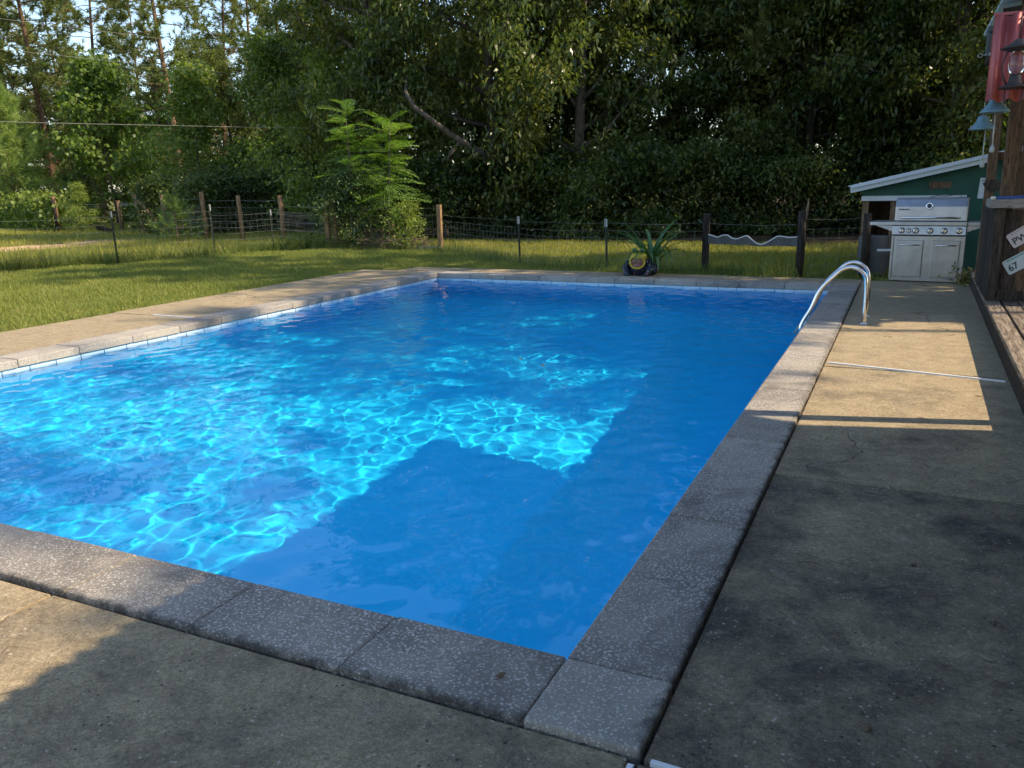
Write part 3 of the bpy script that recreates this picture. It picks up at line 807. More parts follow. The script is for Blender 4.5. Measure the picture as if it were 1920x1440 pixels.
def broad_tree(seed, H=12., R=3.2, base=.09, nlimb=26, leaves=26000, L=.17, W=.085, tr=.16, droop=.35, top=.97, shape=1.0, clump=.42, keep=1.0, lean=(0, 0), thin=.5):
    rng = np.random.RandomState(seed)
    tb = MB()
    trunk = poly_line(rng, (0, 0, -.15), (lean[0], lean[1], 1), H * .93, 9, .3, .05)
    tb.tube([Vector(p) for p in trunk], [tr * (1.25 if i == 0 else 1 - .9 * i / 9) for i in range(10)], 9)
    T = np.array(trunk); cl = []
    for i in range(nlimb):
        f = base + (top - base) * ((i + rng.uniform(0, 1)) / nlimb)
        q = f * 9 * .999; k = int(q); p = T[k] * (1 - q + k) + T[k + 1] * (q - k)
        az = i * 2.4 + rng.uniform(-.5, .5); el = rng.uniform(.05, .5) + .5 * f
        g = (f - base) / (top - base)
        prof = (.55 + .45 * math.sin(math.pi * min(1, g * 1.1 + .15))) * (1 - .55 * g ** 3) * shape
        Lm = R * prof * rng.uniform(.75, 1.15)
        pl = poly_line(rng, p, (math.cos(az) * math.cos(el), math.sin(az) * math.cos(el), math.sin(el)), Lm, 6, .15, .16)
        r0 = max(.018, tr * .42 * (1 - .7 * f))
        tb.tube([Vector(v) for v in pl], [r0 * (1 - .85 * j / 6) for j in range(7)], 5)
        for j in range(2, 7):
            for _ in range(2 if j < 6 else 3):
                a2 = rng.normal(size=3); a2[2] *= .5
                sp = poly_line(rng, pl[j], nrm(pl[j] - pl[j - 1]) * .5 + a2 * .6, Lm * .32 * rng.uniform(.5, 1.1), 3, -.1, .2)
                if rng.uniform() < .55: tb.tube([Vector(v) for v in sp], [r0 * .3, r0 * .25, r0 * .18, .004], 4, False)
                if rng.uniform() < keep * (1 if p[2] < 5.0 or H < 9 else thin): cl += [sp[2], sp[3]]
    cl = np.array(cl); w_ = rng.uniform(.3, 1.7, len(cl)); w_ /= w_.sum()
    idx = rng.choice(len(cl), leaves, p=w_)
    sz = rng.uniform(.6, 1.3, len(cl))[idx][:, None]
    off = rng.normal(size=(leaves, 3)) * clump * sz * np.array([1, 1, .62])
    C = cl[idx] + off
    C[:, 2] = np.maximum(C[:, 2], .12)
    V = leaf_quads(rng, C, L, W, droop, out=nrm(off) * .5)
    return tb.mesh('trunk'), fast_mesh('crown', V, 4)

def needle_tris(rng, C, A, n, L, Wd, spread):
    N = len(C)
    C = np.repeat(C, n, 0); A = np.repeat(A, n, 0)
    d = nrm(A + rng.normal(size=(N * n, 3)) * spread)
    s = nrm(np.cross(d, rng.normal(size=(N * n, 3))))
    k = rng.uniform(.7, 1.2, (N * n, 1))
    b = C - A * rng.uniform(0, .18, (N * n, 1))
    return np.stack([b + s * Wd / 2, b - s * Wd / 2, b + d * L * k - np.array([0, 0, .02])], 1)

def pine_tree(seed, H=17., base=.2, R=2.6, nb=54, tufts=9, needles=15, L=.27, Wd=.022, tr=.17, young=False):
    rng = np.random.RandomState(seed); tb = MB()
    trunk = poly_line(rng, (0, 0, -.15), (rng.normal() * .03, rng.normal() * .03, 1), H, 10, .2, .02)
    tb.tube([Vector(p) for p in trunk], [tr * (1 - .9 * i / 10) for i in range(11)], 9)
    T = np.array(trunk); C = []; A = []
    for i in range(nb):
        f = base + (.985 - base) * ((i + rng.uniform(0, 1)) / nb)
        q = f * 9.99; k = int(q); p = T[k] * (1 - q + k) + T[k + 1] * (q - k)
        az = rng.uniform(0, 6.283); g = (f - base) / (1 - base)
        if young: Lm = R * (1 - g) ** .8 * rng.uniform(.75, 1.1) + .15; el = .25 + .5 * g
        else: Lm = R * (.45 + .55 * math.sin(math.pi * min(1, g * .9 + .12))) * rng.uniform(.6, 1.15); el = rng.uniform(-.25, .45)
        pl = poly_line(rng, p, (math.cos(az) * math.cos(el), math.sin(az) * math.cos(el), math.sin(el)), Lm, 6, .45, .14)
        r0 = max(.012, tr * .25 * (1 - .7 * f))
        tb.tube([Vector(v) for v in pl], [r0 * (1 - .8 * j / 6) for j in range(7)], 4)
        for t in range(tufts):
            j = rng.uniform(1.2 if young else 2.4, 6); a = int(min(5, j)); pp = pl[a] * (1 - j + a) + pl[a + 1] * (j - a)
            d = nrm(pl[a + 1] - pl[a]); dv = nrm(d + rng.normal(size=3) * .55 + np.array([0, 0, .25]))
            pp = pp + dv * rng.uniform(.05, .22 * Lm)
            C.append(pp); A.append(dv)
    V = needle_tris(rng, np.array(C), np.array(A), needles, L, Wd, .55)
    return tb.mesh('trunk'), fast_mesh('crown', V, 3)

TREES = {}
def kind(key, pair, bark, leaf):
    pair[0].materials.append(bark); pair[1].materials.append(leaf); TREES[key] = pair
kind('oak1', broad_tree(11, leaves=27000, L=.165, W=.075, clump=.27, tr=.2), BARK, L_OAK)
kind('oak2', broad_tree(12, R=3.6, nlimb=30, leaves=28000, L=.155, W=.075, clump=.29), BARKD, L_OAK)
kind('oak3', broad_tree(13, R=2.9, base=.05, nlimb=28, leaves=25000, L=.18, W=.065, droop=.45, clump=.27), BARKD, L_OAK)
kind('oak4', broad_tree(14, R=3.4, base=.13, leaves=19000, L=.15, W=.08, clump=.26, thin=.3), BARK, L_OAK)
kind('thin', broad_tree(15, H=13, R=3.6, base=.3, nlimb=20, leaves=8000, L=.17, W=.10, clump=.26, keep=.6, thin=.8), BARK, L_OAK)
kind('gum', broad_tree(21, H=6.1, R=2.1, base=.05, nlimb=30, leaves=9500, L=.17, W=.12, tr=.06, shape=1.0, clump=.22), BARK, L_BRIGHT)
kind('sap', broad_tree(22, H=7., R=1.9, base=.06, nlimb=24, leaves=9000, L=.16, W=.09, tr=.06, clump=.3), BARK, L_BRIGHT)
kind('pine1', pine_tree(31, base=.12, nb=112, R=3.0, tufts=20, needles=20, Wd=.034), BARKP, L_PINE)
kind('pine2', pine_tree(32, base=.10, nb=116, R=2.9, tufts=20, needles=20, Wd=.034), BARKP, L_PINE)
kind('pine3', pine_tree(33, base=.2, nb=90, R=3.2, tufts=22, needles=20, Wd=.034), BARKP, L_PINE)
kind('highpine', pine_tree(35, H=18, base=.68, R=2.3, nb=44, tufts=14, needles=18, Wd=.03, tr=.14), BARKP, L_PINE)
kind('ypine', pine_tree(34, H=4.6, base=.02, R=2.1, nb=120, tufts=14, needles=16, L=.26, Wd=.014, tr=.05, young=True), BARKP, L_YPINE)
kind('shrub1', broad_tree(41, H=1.9, R=1.0, base=.05, nlimb=22, leaves=4200, L=.085, W=.045, tr=.03, clump=.16, droop=.1), BARK, L_DARK)
kind('shrub2', broad_tree(42, H=1.3, R=.5, base=.05, nlimb=20, leaves=2600, L=.075, W=.03, tr=.02, clump=.10, droop=-.6, shape=.9), BARK, L_BRIGHT)
kind('shrub3', broad_tree(43, H=2.4, R=1.5, base=.04, nlimb=22, leaves=6000, L=.13, W=.07, tr=.03, clump=.28), BARKD, L_OAK)
kind('ybush', pine_tree(44, H=1.2, base=.02, R=.85, nb=40, tufts=7, needles=12, L=.14, Wd=.012, tr=.02, young=True), BARKP, L_YPINE)

L_MID = m_leaf('mid_leaf', (.05, .075, .018), (.12, .15, .035), (.24, .25, .07), .42, .38)
for new, old in (('oak5', 'oak1'), ('oak6', 'oak4'), ('oak7', 'oak3')):
    c_ = TREES[old][1].copy(); c_.materials[0] = L_MID; TREES[new] = (TREES[old][0], c_)

def tree(key, xy, s, rz, name, label, cat='tree', group=None, sz=None):
    root = empty(name, (xy[0], xy[1], GZ), rz); root.scale = (s, s, sz or s)
    tag(root, label, cat, group)
    t, c = TREES[key]
    link('trunk', t, None, root); link('crown', c, None, root)
    return root

# trees one can tell apart
tree('ypine', at(28, 43.5), 1.35, .3, 'young_pine', 'bushy young pine with soft bright needles behind the vine-covered fence')
tree('gum', at(213, 42), 1.25, 1.2, 'sweetgum_tree', 'bright leafy young tree standing behind the leaning fence brace')
tree('pine1', at(105, 52), 1.1, .5, 'pine_tree', 'tall pine with sunlit reddish trunk behind the bushy young pine', group='tall pines')
tree('pine2', at(345, 47), 1.1, 2.1, 'pine_tree', 'tall dark-trunked pine to the right of the bright leafy young tree', group='tall pines')
tree('pine3', at(-20, 53), 1.1, 1.0, 'pine_tree', 'pine cut by the left edge of the picture', group='tall pines')
tree('pine3', at(618, 37), .95, 4.4, 'pine_tree', 'pine with bare upper trunk rising behind the feathery fronded trees', group='tall pines')
tree('pine1', at(1388, 27.5), 1.05, 2.7, 'pine_tree', 'thick dark trunk rising out of the wood against the bright sky gap', group='tall pines')
tree('oak2', at(928, 24.5), 1.0, .8, 'oak_tree', 'large dark spreading oak with a leaning lower limb', sz=1.35)
ORD = 'first second third fourth fifth sixth seventh eighth ninth tenth eleventh twelfth thirteenth fourteenth fifteenth sixteenth seventeenth eighteenth nineteenth twentieth'.split()
ORD += ['twenty-' + o for o in ORD[:9]]
BACKL = ['slim pine behind the top of the bright leafy young tree', 'pine under the blue sky gap', 'pine right of the dark-trunked pine, farther back', 'pine at the left edge of the broadleaf wood', 'farthest pine behind the bushy young pine', 'far pine between the sunlit pine and the bright leafy young tree', 'pine behind the corner post of the pasture fence', 'pine behind the shorter feathery fronded tree', 'pine standing outside the picture beyond the vine fence']
for i, (u, d, k, s, r) in enumerate(((190, 56, 'pine2', 1.0, .3), (275, 62, 'pine1', .85, 1.7), (420, 52, 'pine3', .95, 3.3), (475, 54, 'pine2', 1.0, 5.1), (50, 60, 'pine2', 1.1, 2.2), (150, 66, 'pine1', 1.0, .1), (540, 58, 'pine1', 1.0, 4.1), (690, 46, 'pine2', 1.0, 2.9), (-60, 50, 'pine2', 1.0, 3.9))):
    tree(k, at(u, d), s, r, 'pine_tree', BACKL[i], group='pines across the pasture')
MIDL = ['leafy tree just right of the dark-trunked pine', 'broadleaf tree behind the bright leafy young tree', 'drooping dark tree in the wood beyond the pasture fence', 'light green tree rising beyond the pasture fence posts', 'broadleaf tree behind the light green one beyond the pasture fence', 'broadleaf tree behind the sunlit reddish pine trunk', 'broadleaf tree behind the bushy young pine', 'drooping dark tree behind the taller fronded tree', 'far broadleaf tree below the blue sky gap', 'leafy tree close behind the fence corner post']
for i, (u, d, k, s, r) in enumerate(((385, 36, 'sap', .95, .2), (300, 56, 'oak6', .8, 1.1), (455, 37, 'oak7', .62, 2.3), (520, 34, 'sap', 1.1, 3.3), (560, 40, 'oak6', .85, 4.2), (120, 60, 'oak6', .7, 5.0), (20, 58, 'oak6', .8, .9), (640, 33, 'oak7', .8, 2.0), (250, 66, 'oak5', .7, 3.1), (600, 29, 'sap', .9, 1.5))):
    tree(k, at(u, d), s, r, 'broadleaf_tree', MIDL[i], group='broadleaf trees beyond the far fence')
for i, (u, d, k, s, r) in enumerate(((-70, 62, 'oak2', .9, .3), (10, 70, 'oak1', 1.0, 1.1), (85, 58, 'oak4', .8, 2.2), (165, 72, 'oak2', 1.0, 3.1), (235, 66, 'oak3', .85, 4.0), (310, 60, 'oak1', .8, 5.2), (370, 70, 'oak2', 1.1, .7), (440, 60, 'oak3', 1.0, 1.9), (505, 64, 'oak1', 1.0, 2.8), (580, 55, 'oak2', .9, 3.7), (650, 60, 'oak4', 1.1, 4.6), (30, 56, 'sap', .8, 2.0), (165, 58, 'sap', .85, .4), (265, 55, 'sap', .9, 2.9))):
    tree(k, at(u, d), s, r, 'broadleaf_tree', '%s tree of the distant rank across the pasture, counting from the bushy young pine' % ORD[i], group='distant trees across the pasture')
for i, (u, d, k, s, r) in enumerate(((720, 27, 'oak5', .95, .4), (800, 30, 'oak7', 1.0, 1.4), (860, 34, 'oak4', 1.0, 2.2), (1010, 26, 'oak7', 1.0, 3.0), (1090, 24.5, 'oak1', .95, 4.4), (1170, 27, 'oak6', .9, 5.2), (1240, 24, 'oak4', .85, .6), (1310, 26, 'oak4', .95, 1.6),
                        (1440, 25, 'oak5', 1.0, 2.6), (1510, 23.5, 'oak2', .92, 3.4), (1600, 25, 'oak3', 1.0, 4.8), (1680, 23, 'oak1', .95, 5.6), (1760, 22, 'oak6', .9, .2), (1840, 24, 'oak3', 1.05, 1.9), (1920, 21, 'oak1', 1.0, 2.8),
                        (760, 38, 'oak2', 1.0, 3.9), (950, 36, 'oak1', 1.05, 5.9), (1050, 34, 'oak4', 1.1, .8), (1140, 36, 'oak4', .6, 1.2), (1230, 33, 'oak4', .55, 2.5), (1330, 36, 'oak4', .6, 4.0), (1430, 33, 'oak4', .8, 5.0), (1540, 34, 'oak4', 1.1, .3), (1650, 32, 'oak1', 1.05, 1.0), (1760, 32, 'oak2', 1.0, 3.7), (1870, 31, 'oak4', 1.05, 4.9))):
    tree(k, at(u, d + (3.0 if u > 1200 and i < 15 else 0)), s, r, 'broadleaf_tree', '%s dark tree from the fronded trees in the %s rank of the wood' % (ORD[i if i < 15 else i - 15], 'front' if i < 15 else 'rear'), sz=s * (1.25 if i < 15 else 1.5), group='dark wood trees behind the pool')
# trees beyond the house, outside the frame to the right: they dapple the pool and lawn
SHADE = 'broadleaf tree beside the house that shades the pool'
for x, y, k, s, r, lb in ((7.2, 18.5, 'oak1', .95, 1.0, 'broadleaf tree behind the green shed'), (5.2, 13.2, 'thin', 1.0, 2.0, 'thin-crowned tree behind the bar booth'), 
                           (12.5, 16.5, 'oak2', 1.05, 3.0, 'broad tree behind the house'), (4.6, 17.3, 'pine3', 1.0, 1.2, 'tall pine behind the green shed'), (14.0, 8.4, 'highpine', 1.18, 1.0, 'bare-trunked pine behind the gable end of the house'), (11.8, 12.0, 'highpine', 1.05, 3.0, 'bare-trunked pine behind the bar booth'), (5.8, 15.8, 'pine3', 1.25, 4.0, 'tallest pine behind the green shed'), (4.8, 18.4, 'oak2', .8, 4.0, 'low broadleaf tree right behind the green shed'), (8.9, 14.3, 'thin', .95, 4.0, 'thin-crowned tree at the gable end of the house')):
    tree(k, (x, y), s, r, 'shade_tree', lb + ', shading the pool')
# undergrowth along the foot of the wood
R = random.Random(12)
for i in range(26):
    u = 690 + i * 46 + R.uniform(-15, 15)
    tree('shrub3', at(u, R.uniform(22.5, 27)), R.uniform(.7, 1.15), R.uniform(0, 6), 'undergrowth_shrub', '%s low shrub from the fronded trees at the foot of the dark wood' % ORD[i], 'shrub', 'shrubs at the foot of the wood')
for i in range(12):
    u = 290 + i * 34 + R.uniform(-12, 12)
    tree('shrub3', at(u, R.uniform(29, 36)), R.uniform(.7, 1.2), R.uniform(0, 6), 'undergrowth_shrub', '%s leafy shrub beyond the pasture fence, counting from the dark-trunked pine' % ORD[i], 'shrub', 'shrubs beyond the far fence')
tree('shrub1', (-12.25, 16.9), 1.0, .4, 'dark_shrub', 'dark green shrub growing round the foot of the feathery fronded trees', 'shrub')
tree('shrub2', (-10.75, 16.75), 1.0, 1.4, 'bright_shrub', 'small bright upright shrub before the timber planting bed', 'shrub')
tree('shrub2', (-13.7, 18.2), 1.15, 2.6, 'bright_shrub', 'light green shrub just left of the double corner post', 'shrub')
tree('ybush', at(322, 26.6), 1.15, .4, 'pine_shrub', 'spreading low green bush in front of the fence line', 'shrub')

# leaning limb of the oak
def limb():
    root = empty('leaning_limb', (-10.9, 21.2, 0)); tag(root, 'lichen-pale limb leaning up out of the dark oak', 'limb')
    MB().tube([(.7, .5, 1.9), (0, .1, 2.25), (-.5, -.7, 2.72), (-1.2, -1.45, 3.45), (-1.55, -1.3, 3.85), (-1.75, -.9, 4.3)], [.11, .10, .08, .065, .045, .015], 9).build('bough', BARK, root)
    MB().tube([(-.35, -.5, 2.6), (-.62, -.62, 2.25), (-.7, -.7, 2.05)], [.05, .06, .02], 7).build('broken_stub', BARK, root)
limb()

# feathery fronded trees: every frond an object of its own
def frond_mesh(seed, L=1.0):
    rng = np.random.RandomState(seed); V = []
    n = 15
    for i in range(n):
        t = (i + .5) / n
        x = L * t; z = -.28 * L * t * t + .05
        wl = .30 * L * math.sin(math.pi * (.12 + .83 * t)) ** .8
        for s in (-1, 1):
            for q in range(5):
                f = (q + .8) / 5
                c = np.array([x + wl * f * .45, s * wl * f, z - .10 * wl * f * f])
                d = nrm(np.array([.8, s * .55, -.12]) + rng.normal(size=3) * .15); sd = nrm(np.cross(d, [0, 0, 1]) + rng.normal(size=3) * .12)
                l_, w_ = .095 * L, .04 * L
                V.append([c, c + d * l_ * .5 + sd * w_ * .5, c + d * l_, c + d * l_ * .5 - sd * w_ * .5])
    xs = np.linspace(0, L, 7)
    for a, b in zip(xs, xs[1:]):
        za, zb = -.28 * L * (a / L) ** 2 + .05, -.28 * L * (b / L) ** 2 + .05
        V.append([(a, -.008, za), (b, -.006, zb), (b, .006, zb), (a, .008, za)])
    return fast_mesh('frond', np.array(V), 4)
FR = [frond_mesh(s) for s in (1, 2, 3)]
for f in FR: f.materials.append(L_FROND)
def fronded(xy, H, nf, seed, label):
    rng = random.Random(seed); root = empty('fronded_tree', (xy[0], xy[1], GZ)); tag(root, label, 'tree', 'feathery fronded trees')
    lx, ly = rng.uniform(-.12, .12), rng.uniform(-.1, .1)
    MB().tube([(0, 0, -.1), (lx * .3, ly * .3, H * .35), (lx, ly, H * .7), (lx * 1.4, ly * 1.4, H)], [.04, .034, .024, .01], 8).build('trunk', BARK, root)
    for i in range(nf):
        t = i / (nf - 1); z = H * (.28 + .72 * t)
        az = i * 2.4 + rng.uniform(-.6, .6); L = (.95 - .42 * t ** 3) * rng.uniform(.62, 1.15)
        el = -.05 + .75 * t ** 2 + rng.uniform(-.28, .22)
        link('frond', FR[i % 3], None, root, (lx * t * 1.3, ly * t * 1.3, z + rng.uniform(-.08, .05)), (rng.uniform(-.4, .4), -el, az), (L, L, L))
fronded((-12.4, 17.15), 3.35, 50, 1, 'taller feathery fronded tree behind the dark shrub')
fronded((-11.6, 17.4), 3.0, 48, 2, 'shorter feathery fronded tree closer to the small upright shrub')

# ------------------------------------------------------------------ fences
def wire_span(root, a, b, za, zb, rows, stays, bow=.0, r=.0021, rng=random.Random(5)):
    """woven wire between two posts, one mesh: horizontal strands and vertical stays"""
    a, b = Vector(a), Vector(b); m = MB(); n = 5
    d = b - a; L = d.length; side = Vector((-d.y, d.x, 0)).normalized() * bow
    def P(t, z): return a + d * t + side * math.sin(math.pi * t) + Vector((0, 0, z - .02 * math.sin(math.pi * t)))
    for k in range(rows):
        z = za + (zb - za) * k / max(1, rows - 1)
        m.tube([P(i / n, z + rng.uniform(-.008, .008)) for i in range(n + 1)], r, 3, False)
    if stays:
        ns = max(1, int(L / stays))
        for k in range(1, ns):
            t = k / ns
            m.tube([P(t, za), P(t + rng.uniform(-.004, .004), (za + zb) / 2), P(t + rng.uniform(-.006, .006), zb)], r * .9, 3, False)
    o = m.build('woven_wire', WIRE, root); o['kind'] = 'stuff'
    return o
def wood_post(root, x, y, h, r=.055, lean=(0, 0), m=None, sq=False):
    if sq: return MB().bar((x, y, GZ - .1), (x + lean[0] * h, y + lean[1] * h, h + GZ), r * 2, r * 1.8, bevel=.006).build('post', m or W_FENCE, root)
    return MB().tube([(x, y, GZ - .1), (x + lean[0] * h * .5 + .008, y + lean[1] * h * .5, h * .5), (x + lean[0] * h, y + lean[1] * h, h + GZ)], [r * 1.05, r, r * .95], 9).build('post', m or W_FENCE, root)
def t_post(root, x, y, h, lean=(0, 0)):
    p = MB()
    e = (x + lean[0] * h, y + lean[1] * h, h + GZ)
    p.bar((x, y, GZ - .1), e, .038, .006).bar((x, y - .012, GZ - .1), (e[0], e[1] - .012, e[2]), .006, .03)
    o = p.build('post', STEEL_T, root)
    MB().bar((x + lean[0] * (h - .13), y - .003 + lean[1] * (h - .13), h - .13 + GZ), (e[0], e[1] - .003, e[2] + .004), .042, .012).build('post_cap', STEEL_W, o)
    return o
def near_fence():
    root = empty('pool_fence', (0, 0, 0)); tag(root, 'wire fence on mixed wood and steel posts beyond the pool lawn', 'fence')
    N = [(-17.2, 7.0, 1.05, 't'), (-16.0, 9.8, 1.05, 't'), (-14.83, 12.15, 1.08, 't'), (-14.3, 14.35, 1.15, 't'), (-13.83, 15.8, .98, 't'), (-12.84, 16.66, 1.1, 'd'), (-9.72, 16.73, 1.04, 's'), (-6.48, 14.09, .88, 't'), (-4.58, 13.52, .86, 't'), (-2.9, 13.49, .95, 's'), (-1.4, 13.06, 1.0, 'w'), (-.52, 13.42, .95, 'k')]
    for x, y, h, k in N:
        if k == 't': t_post(root, x, y, h, (-.03, 0))
        elif k == 'w':
            wood_post(root, x, y, h, .06, (.0, 0), W_DARK)
            MB().tube([(x + .05, y, .78), (x + .07, y, .95), (x + .075, y, 1.12)], [.025, .02, .012], 6).build('split_top', W_POST, root)
        elif k == 'k': wood_post(root, x, y, h, .06, (0, 0), W_DARK)
        elif k == 's': wood_post(root, x, y, h, .05, (0, 0), None if x < -5 else W_DARK, True)
        else:
            wood_post(root, x, y, h, .055, (-.02, 0), None, True); wood_post(root, x + .13, y + .12, h + .12, .05, (-.01, 0), None, True)
    for i in range(len(N) - 1):
        a, b = N[i], N[i + 1]
        if (a[0], b[0]) == (-2.9, -1.4):
            wire_span(root, (a[0], a[1], GZ), (b[0], b[1], GZ), .80, .82, 1, 0); continue
        rows, st = (6, .17)
        hh = min(a[2], b[2])
        wire_span(root, (a[0], a[1], GZ), (b[0], b[1], GZ), .08, hh * .78, rows, st if i not in (3, 4) else .17, .03)
        wire_span(root, (a[0], a[1], GZ), (b[0], b[1], GZ), hh * .93, hh * .93, 1, 0)
near_fence()
def far_fence():
    root = empty('pasture_fence', (0, 0, 0)); tag(root, 'woven wire fence on round wooden posts crossing the pasture', 'fence')
    N = [(-29.5, 21.7, 1.35), (-26.9, 22.4, 1.15), (-23.5, 21.4, 1.35), (-19.0, 18.8, 1.42), (-17.76, 18.98, 1.3), (-16.38, 19.19, 1.28), (-12.9, 16.95, 1.1)]
    for i, (x, y, h) in enumerate(N[:-1]): wood_post(root, x, y, h, .07, (-.05 if i == 0 else -.04, 0))
    for a, b in zip(N[2:], N[3:]):
        wire_span(root, (a[0], a[1], GZ), (b[0], b[1], GZ), .35, min(a[2], b[2]) * .75, 5, .17, .0, .003)
        wire_span(root, (a[0], a[1], GZ), (b[0], b[1], GZ), min(a[2], b[2]) * .9, min(a[2], b[2]) * .9, 1, 0, 0, .005)
    for z in (.95, 1.05): wire_span(root, (-29.5, 21.7, GZ), (-26.9, 22.4, GZ), z, z, 1, 0, 0, .006)
    MB().bar((-26.9, 22.4, .95), (-24.9, 22.7, .97), .05, .09).build('rail', W_GREY, root)
    # loose sagging strands towards the corner post
    for k in range(4):
        wire_span(root, (-15.6, 18.0, GZ), (-12.95, 16.75, GZ), .2 + k * .2, .22 + k * .2, 1, 0, .0, .006)
far_fence()
br = empty('fence_brace', (-25.6, 22.0, GZ)); tag(br, 'leaning timber fence brace with a fallen rail in the pasture', 'brace')
MB().tube([(.55, -.2, -.05), (.2, 0, .7), (-.05, .1, 1.3)], .07, 8).build('leaning_post', W_FENCE, br)
MB().tube([(-.05, .02, 1.35), (.7, -.1, .8), (1.5, -.2, .2)], .055, 8).build('brace_pole', W_FENCE, br)
MB().tube([(.45, -.1, .48), (1.2, -.1, .40), (2.1, -.1, .5), (2.6, -.1, .3)], .04, 7).build('fallen_rail', W_FENCE, br)
bd = MB().bar((-29.1, 21.6, .42), (-25.9, 21.2, .02), .05, .16, bevel=.006).build('fallen_board', W_DARK); tag(bd, 'dark fallen board sloping from the fence post to the grass', 'board')

def vine_fence():
    root = empty('vine_fence', (0, 0, 0)); tag(root, 'fence smothered in bright green vines below the bushy young pine', 'fence')
    pts = [(-37.5, 25.2), (-34.9, 23.7), (-32.4, 22.8), (-29.7, 21.9)]
    for x, y in pts: wood_post(root, x + .2, y - .25, 1.25, .07, (-.03, 0), W_DARK)
    for a, b in zip(pts, pts[1:]): wire_span(root, (a[0], a[1], GZ), (b[0], b[1], GZ), .2, 1.25, 5, .3)
    rng = np.random.RandomState(6); n = 15000
    t = rng.uniform(0, 1, n) * 2.999; i = t.astype(int); f = t - i
    P = np.array(pts); C = P[i] * (1 - f)[:, None] + P[i + 1] * f[:, None]
    top = 1.25 + .22 * np.sin(t * 9) + .12 * np.sin(t * 23 + 1)
    z = rng.uniform(0, 1, n) ** .8 * top
    C = np.column_stack([C + rng.normal(size=(n, 2)) * .22, z])
    V = leaf_quads(rng, C, .15, .13, .5, .3)
    me = fast_mesh('vines', V, 4); o = link('vines', me, L_VINE, root); o['kind'] = 'stuff'
vine_fence()
tree('sap', at(140, 34.5), .28, 1.0, 'bright_shrub', 'small bright bush growing over the fallen board', 'shrub')

# timber planting bed
bed = empty('planting_bed', (-11.3, 16.9, GZ)); tag(bed, 'timber edged planting bed with a dry brush heap by the fence', 'planting bed')
MB().bar((-.35, .7, .36), (1.6, .15, .40), .05, .13, bevel=.005).build('side_board', W_DARK, bed)
MB().box((-.3, .68, .28), (.12, .12, .62), bevel=.005).build('bed_post', W_POST, bed)
MB().box((-.62, .35, .33), (.5, .12, .22), bevel=.006).build('sawn_log', W_POST, bed)
MB().bar((1.0, -.25, .06), (1.6, -.15, .08), .2, .05, bevel=.005).build('step_board', W_GREY, bed)
rng = np.random.RandomState(77)
hm = MB()
for i in range(130):
    p = rng.normal(size=3) * (.42, .2, .05) + (.35, -.15, .10 + .06); d = nrm(rng.normal(size=3) * (1, .6, .25)) * rng.uniform(.15, .4)
    hm.tube([Vector(p - d), Vector(p + rng.normal(size=3) * .03), Vector(p + d)], .008, 3, False)
o = hm.build('dry_brush', m_plain('dry_brush', (.20, .14, .095), .9, var=.4), bed); o['kind'] = 'stuff'

# sagging cloth band between the two dark posts
def band():
    n = 40; V = []; F = []
    prof = [0, -.02, -.045, -.005, .0, -.05, -.06, -.03, -.0, -.06, -.12, -.135, -.10, -.05, .0, .0, -.015, -.01, .0]
    for i in range(n + 1):
        t = i / n; x = -2.85 + 1.42 * t; y = 13.46 - .38 * t
        q = t * (len(prof) - 1); k = min(int(q), len(prof) - 2); dz = prof[k] * (1 - q + k) + prof[k + 1] * (q - k)
        V += [(x, y - .02, .56 + dz), (x, y - .03 + .02 * math.sin(i * .9), .42 + dz * .12)]
    for i in range(n): F.append((2 * i, 2 * i + 2, 2 * i + 3, 2 * i + 1))
    root = empty('cloth_band', (0, 0, 0)); tag(root, 'sagging grey cloth band with a white hem strung between two dark posts', 'cloth')
    me = bpy.data.meshes.new('cloth'); me.from_pydata(V, [], F)
    c = link('cloth', me, m_plain('grey_cloth', (.085, .085, .08), .9), root); sd = c.modifiers.new('t', 'SOLIDIFY'); sd.thickness = .012
    MB().tube([Vector(v) + Vector((0, -.012, .004)) for v in V[::2]], .009, 6).build('hem', m_plain('white_hem', (.6, .58, .56), .8), root)
band()

# overhead cables
CAB = m_plain('cable', (.22, .21, .19), .6)
def cable(pts, r, label):
    P = [Vector(p) for p in pts]; Q = []
    for a, b in zip(P, P[1:]): Q += [a.lerp(b, k / 6) for k in range(6)]
    Q.append(P[-1])
    tag(MB().tube(Q, r, 5).build('overhead_cable', CAB), label, 'cable', 'overhead cables')
cable([(-27.9, 12.9, 5.9), (-25.1, 16.43, 5.62), (-21.82, 20.59, 5.26), (-20.6, 22.9, 5.15)], .006, 'middle overhead cable crossing before the leafy young tree top')
cable([(-20.9, 11.5, 3.12), (-19.41, 14.12, 3.09), (-16.61, 20.0, 3.13), (-15.8, 21.9, 3.16)], .006, 'lowest overhead cable running to the fronded trees')
cable([(-28.0, 19.2, 7.1), (-25.42, 22.58, 6.81), (-23.52, 24.55, 6.56), (-22.9, 25.3, 6.5)], .007, 'highest overhead cable near the blue sky gap')

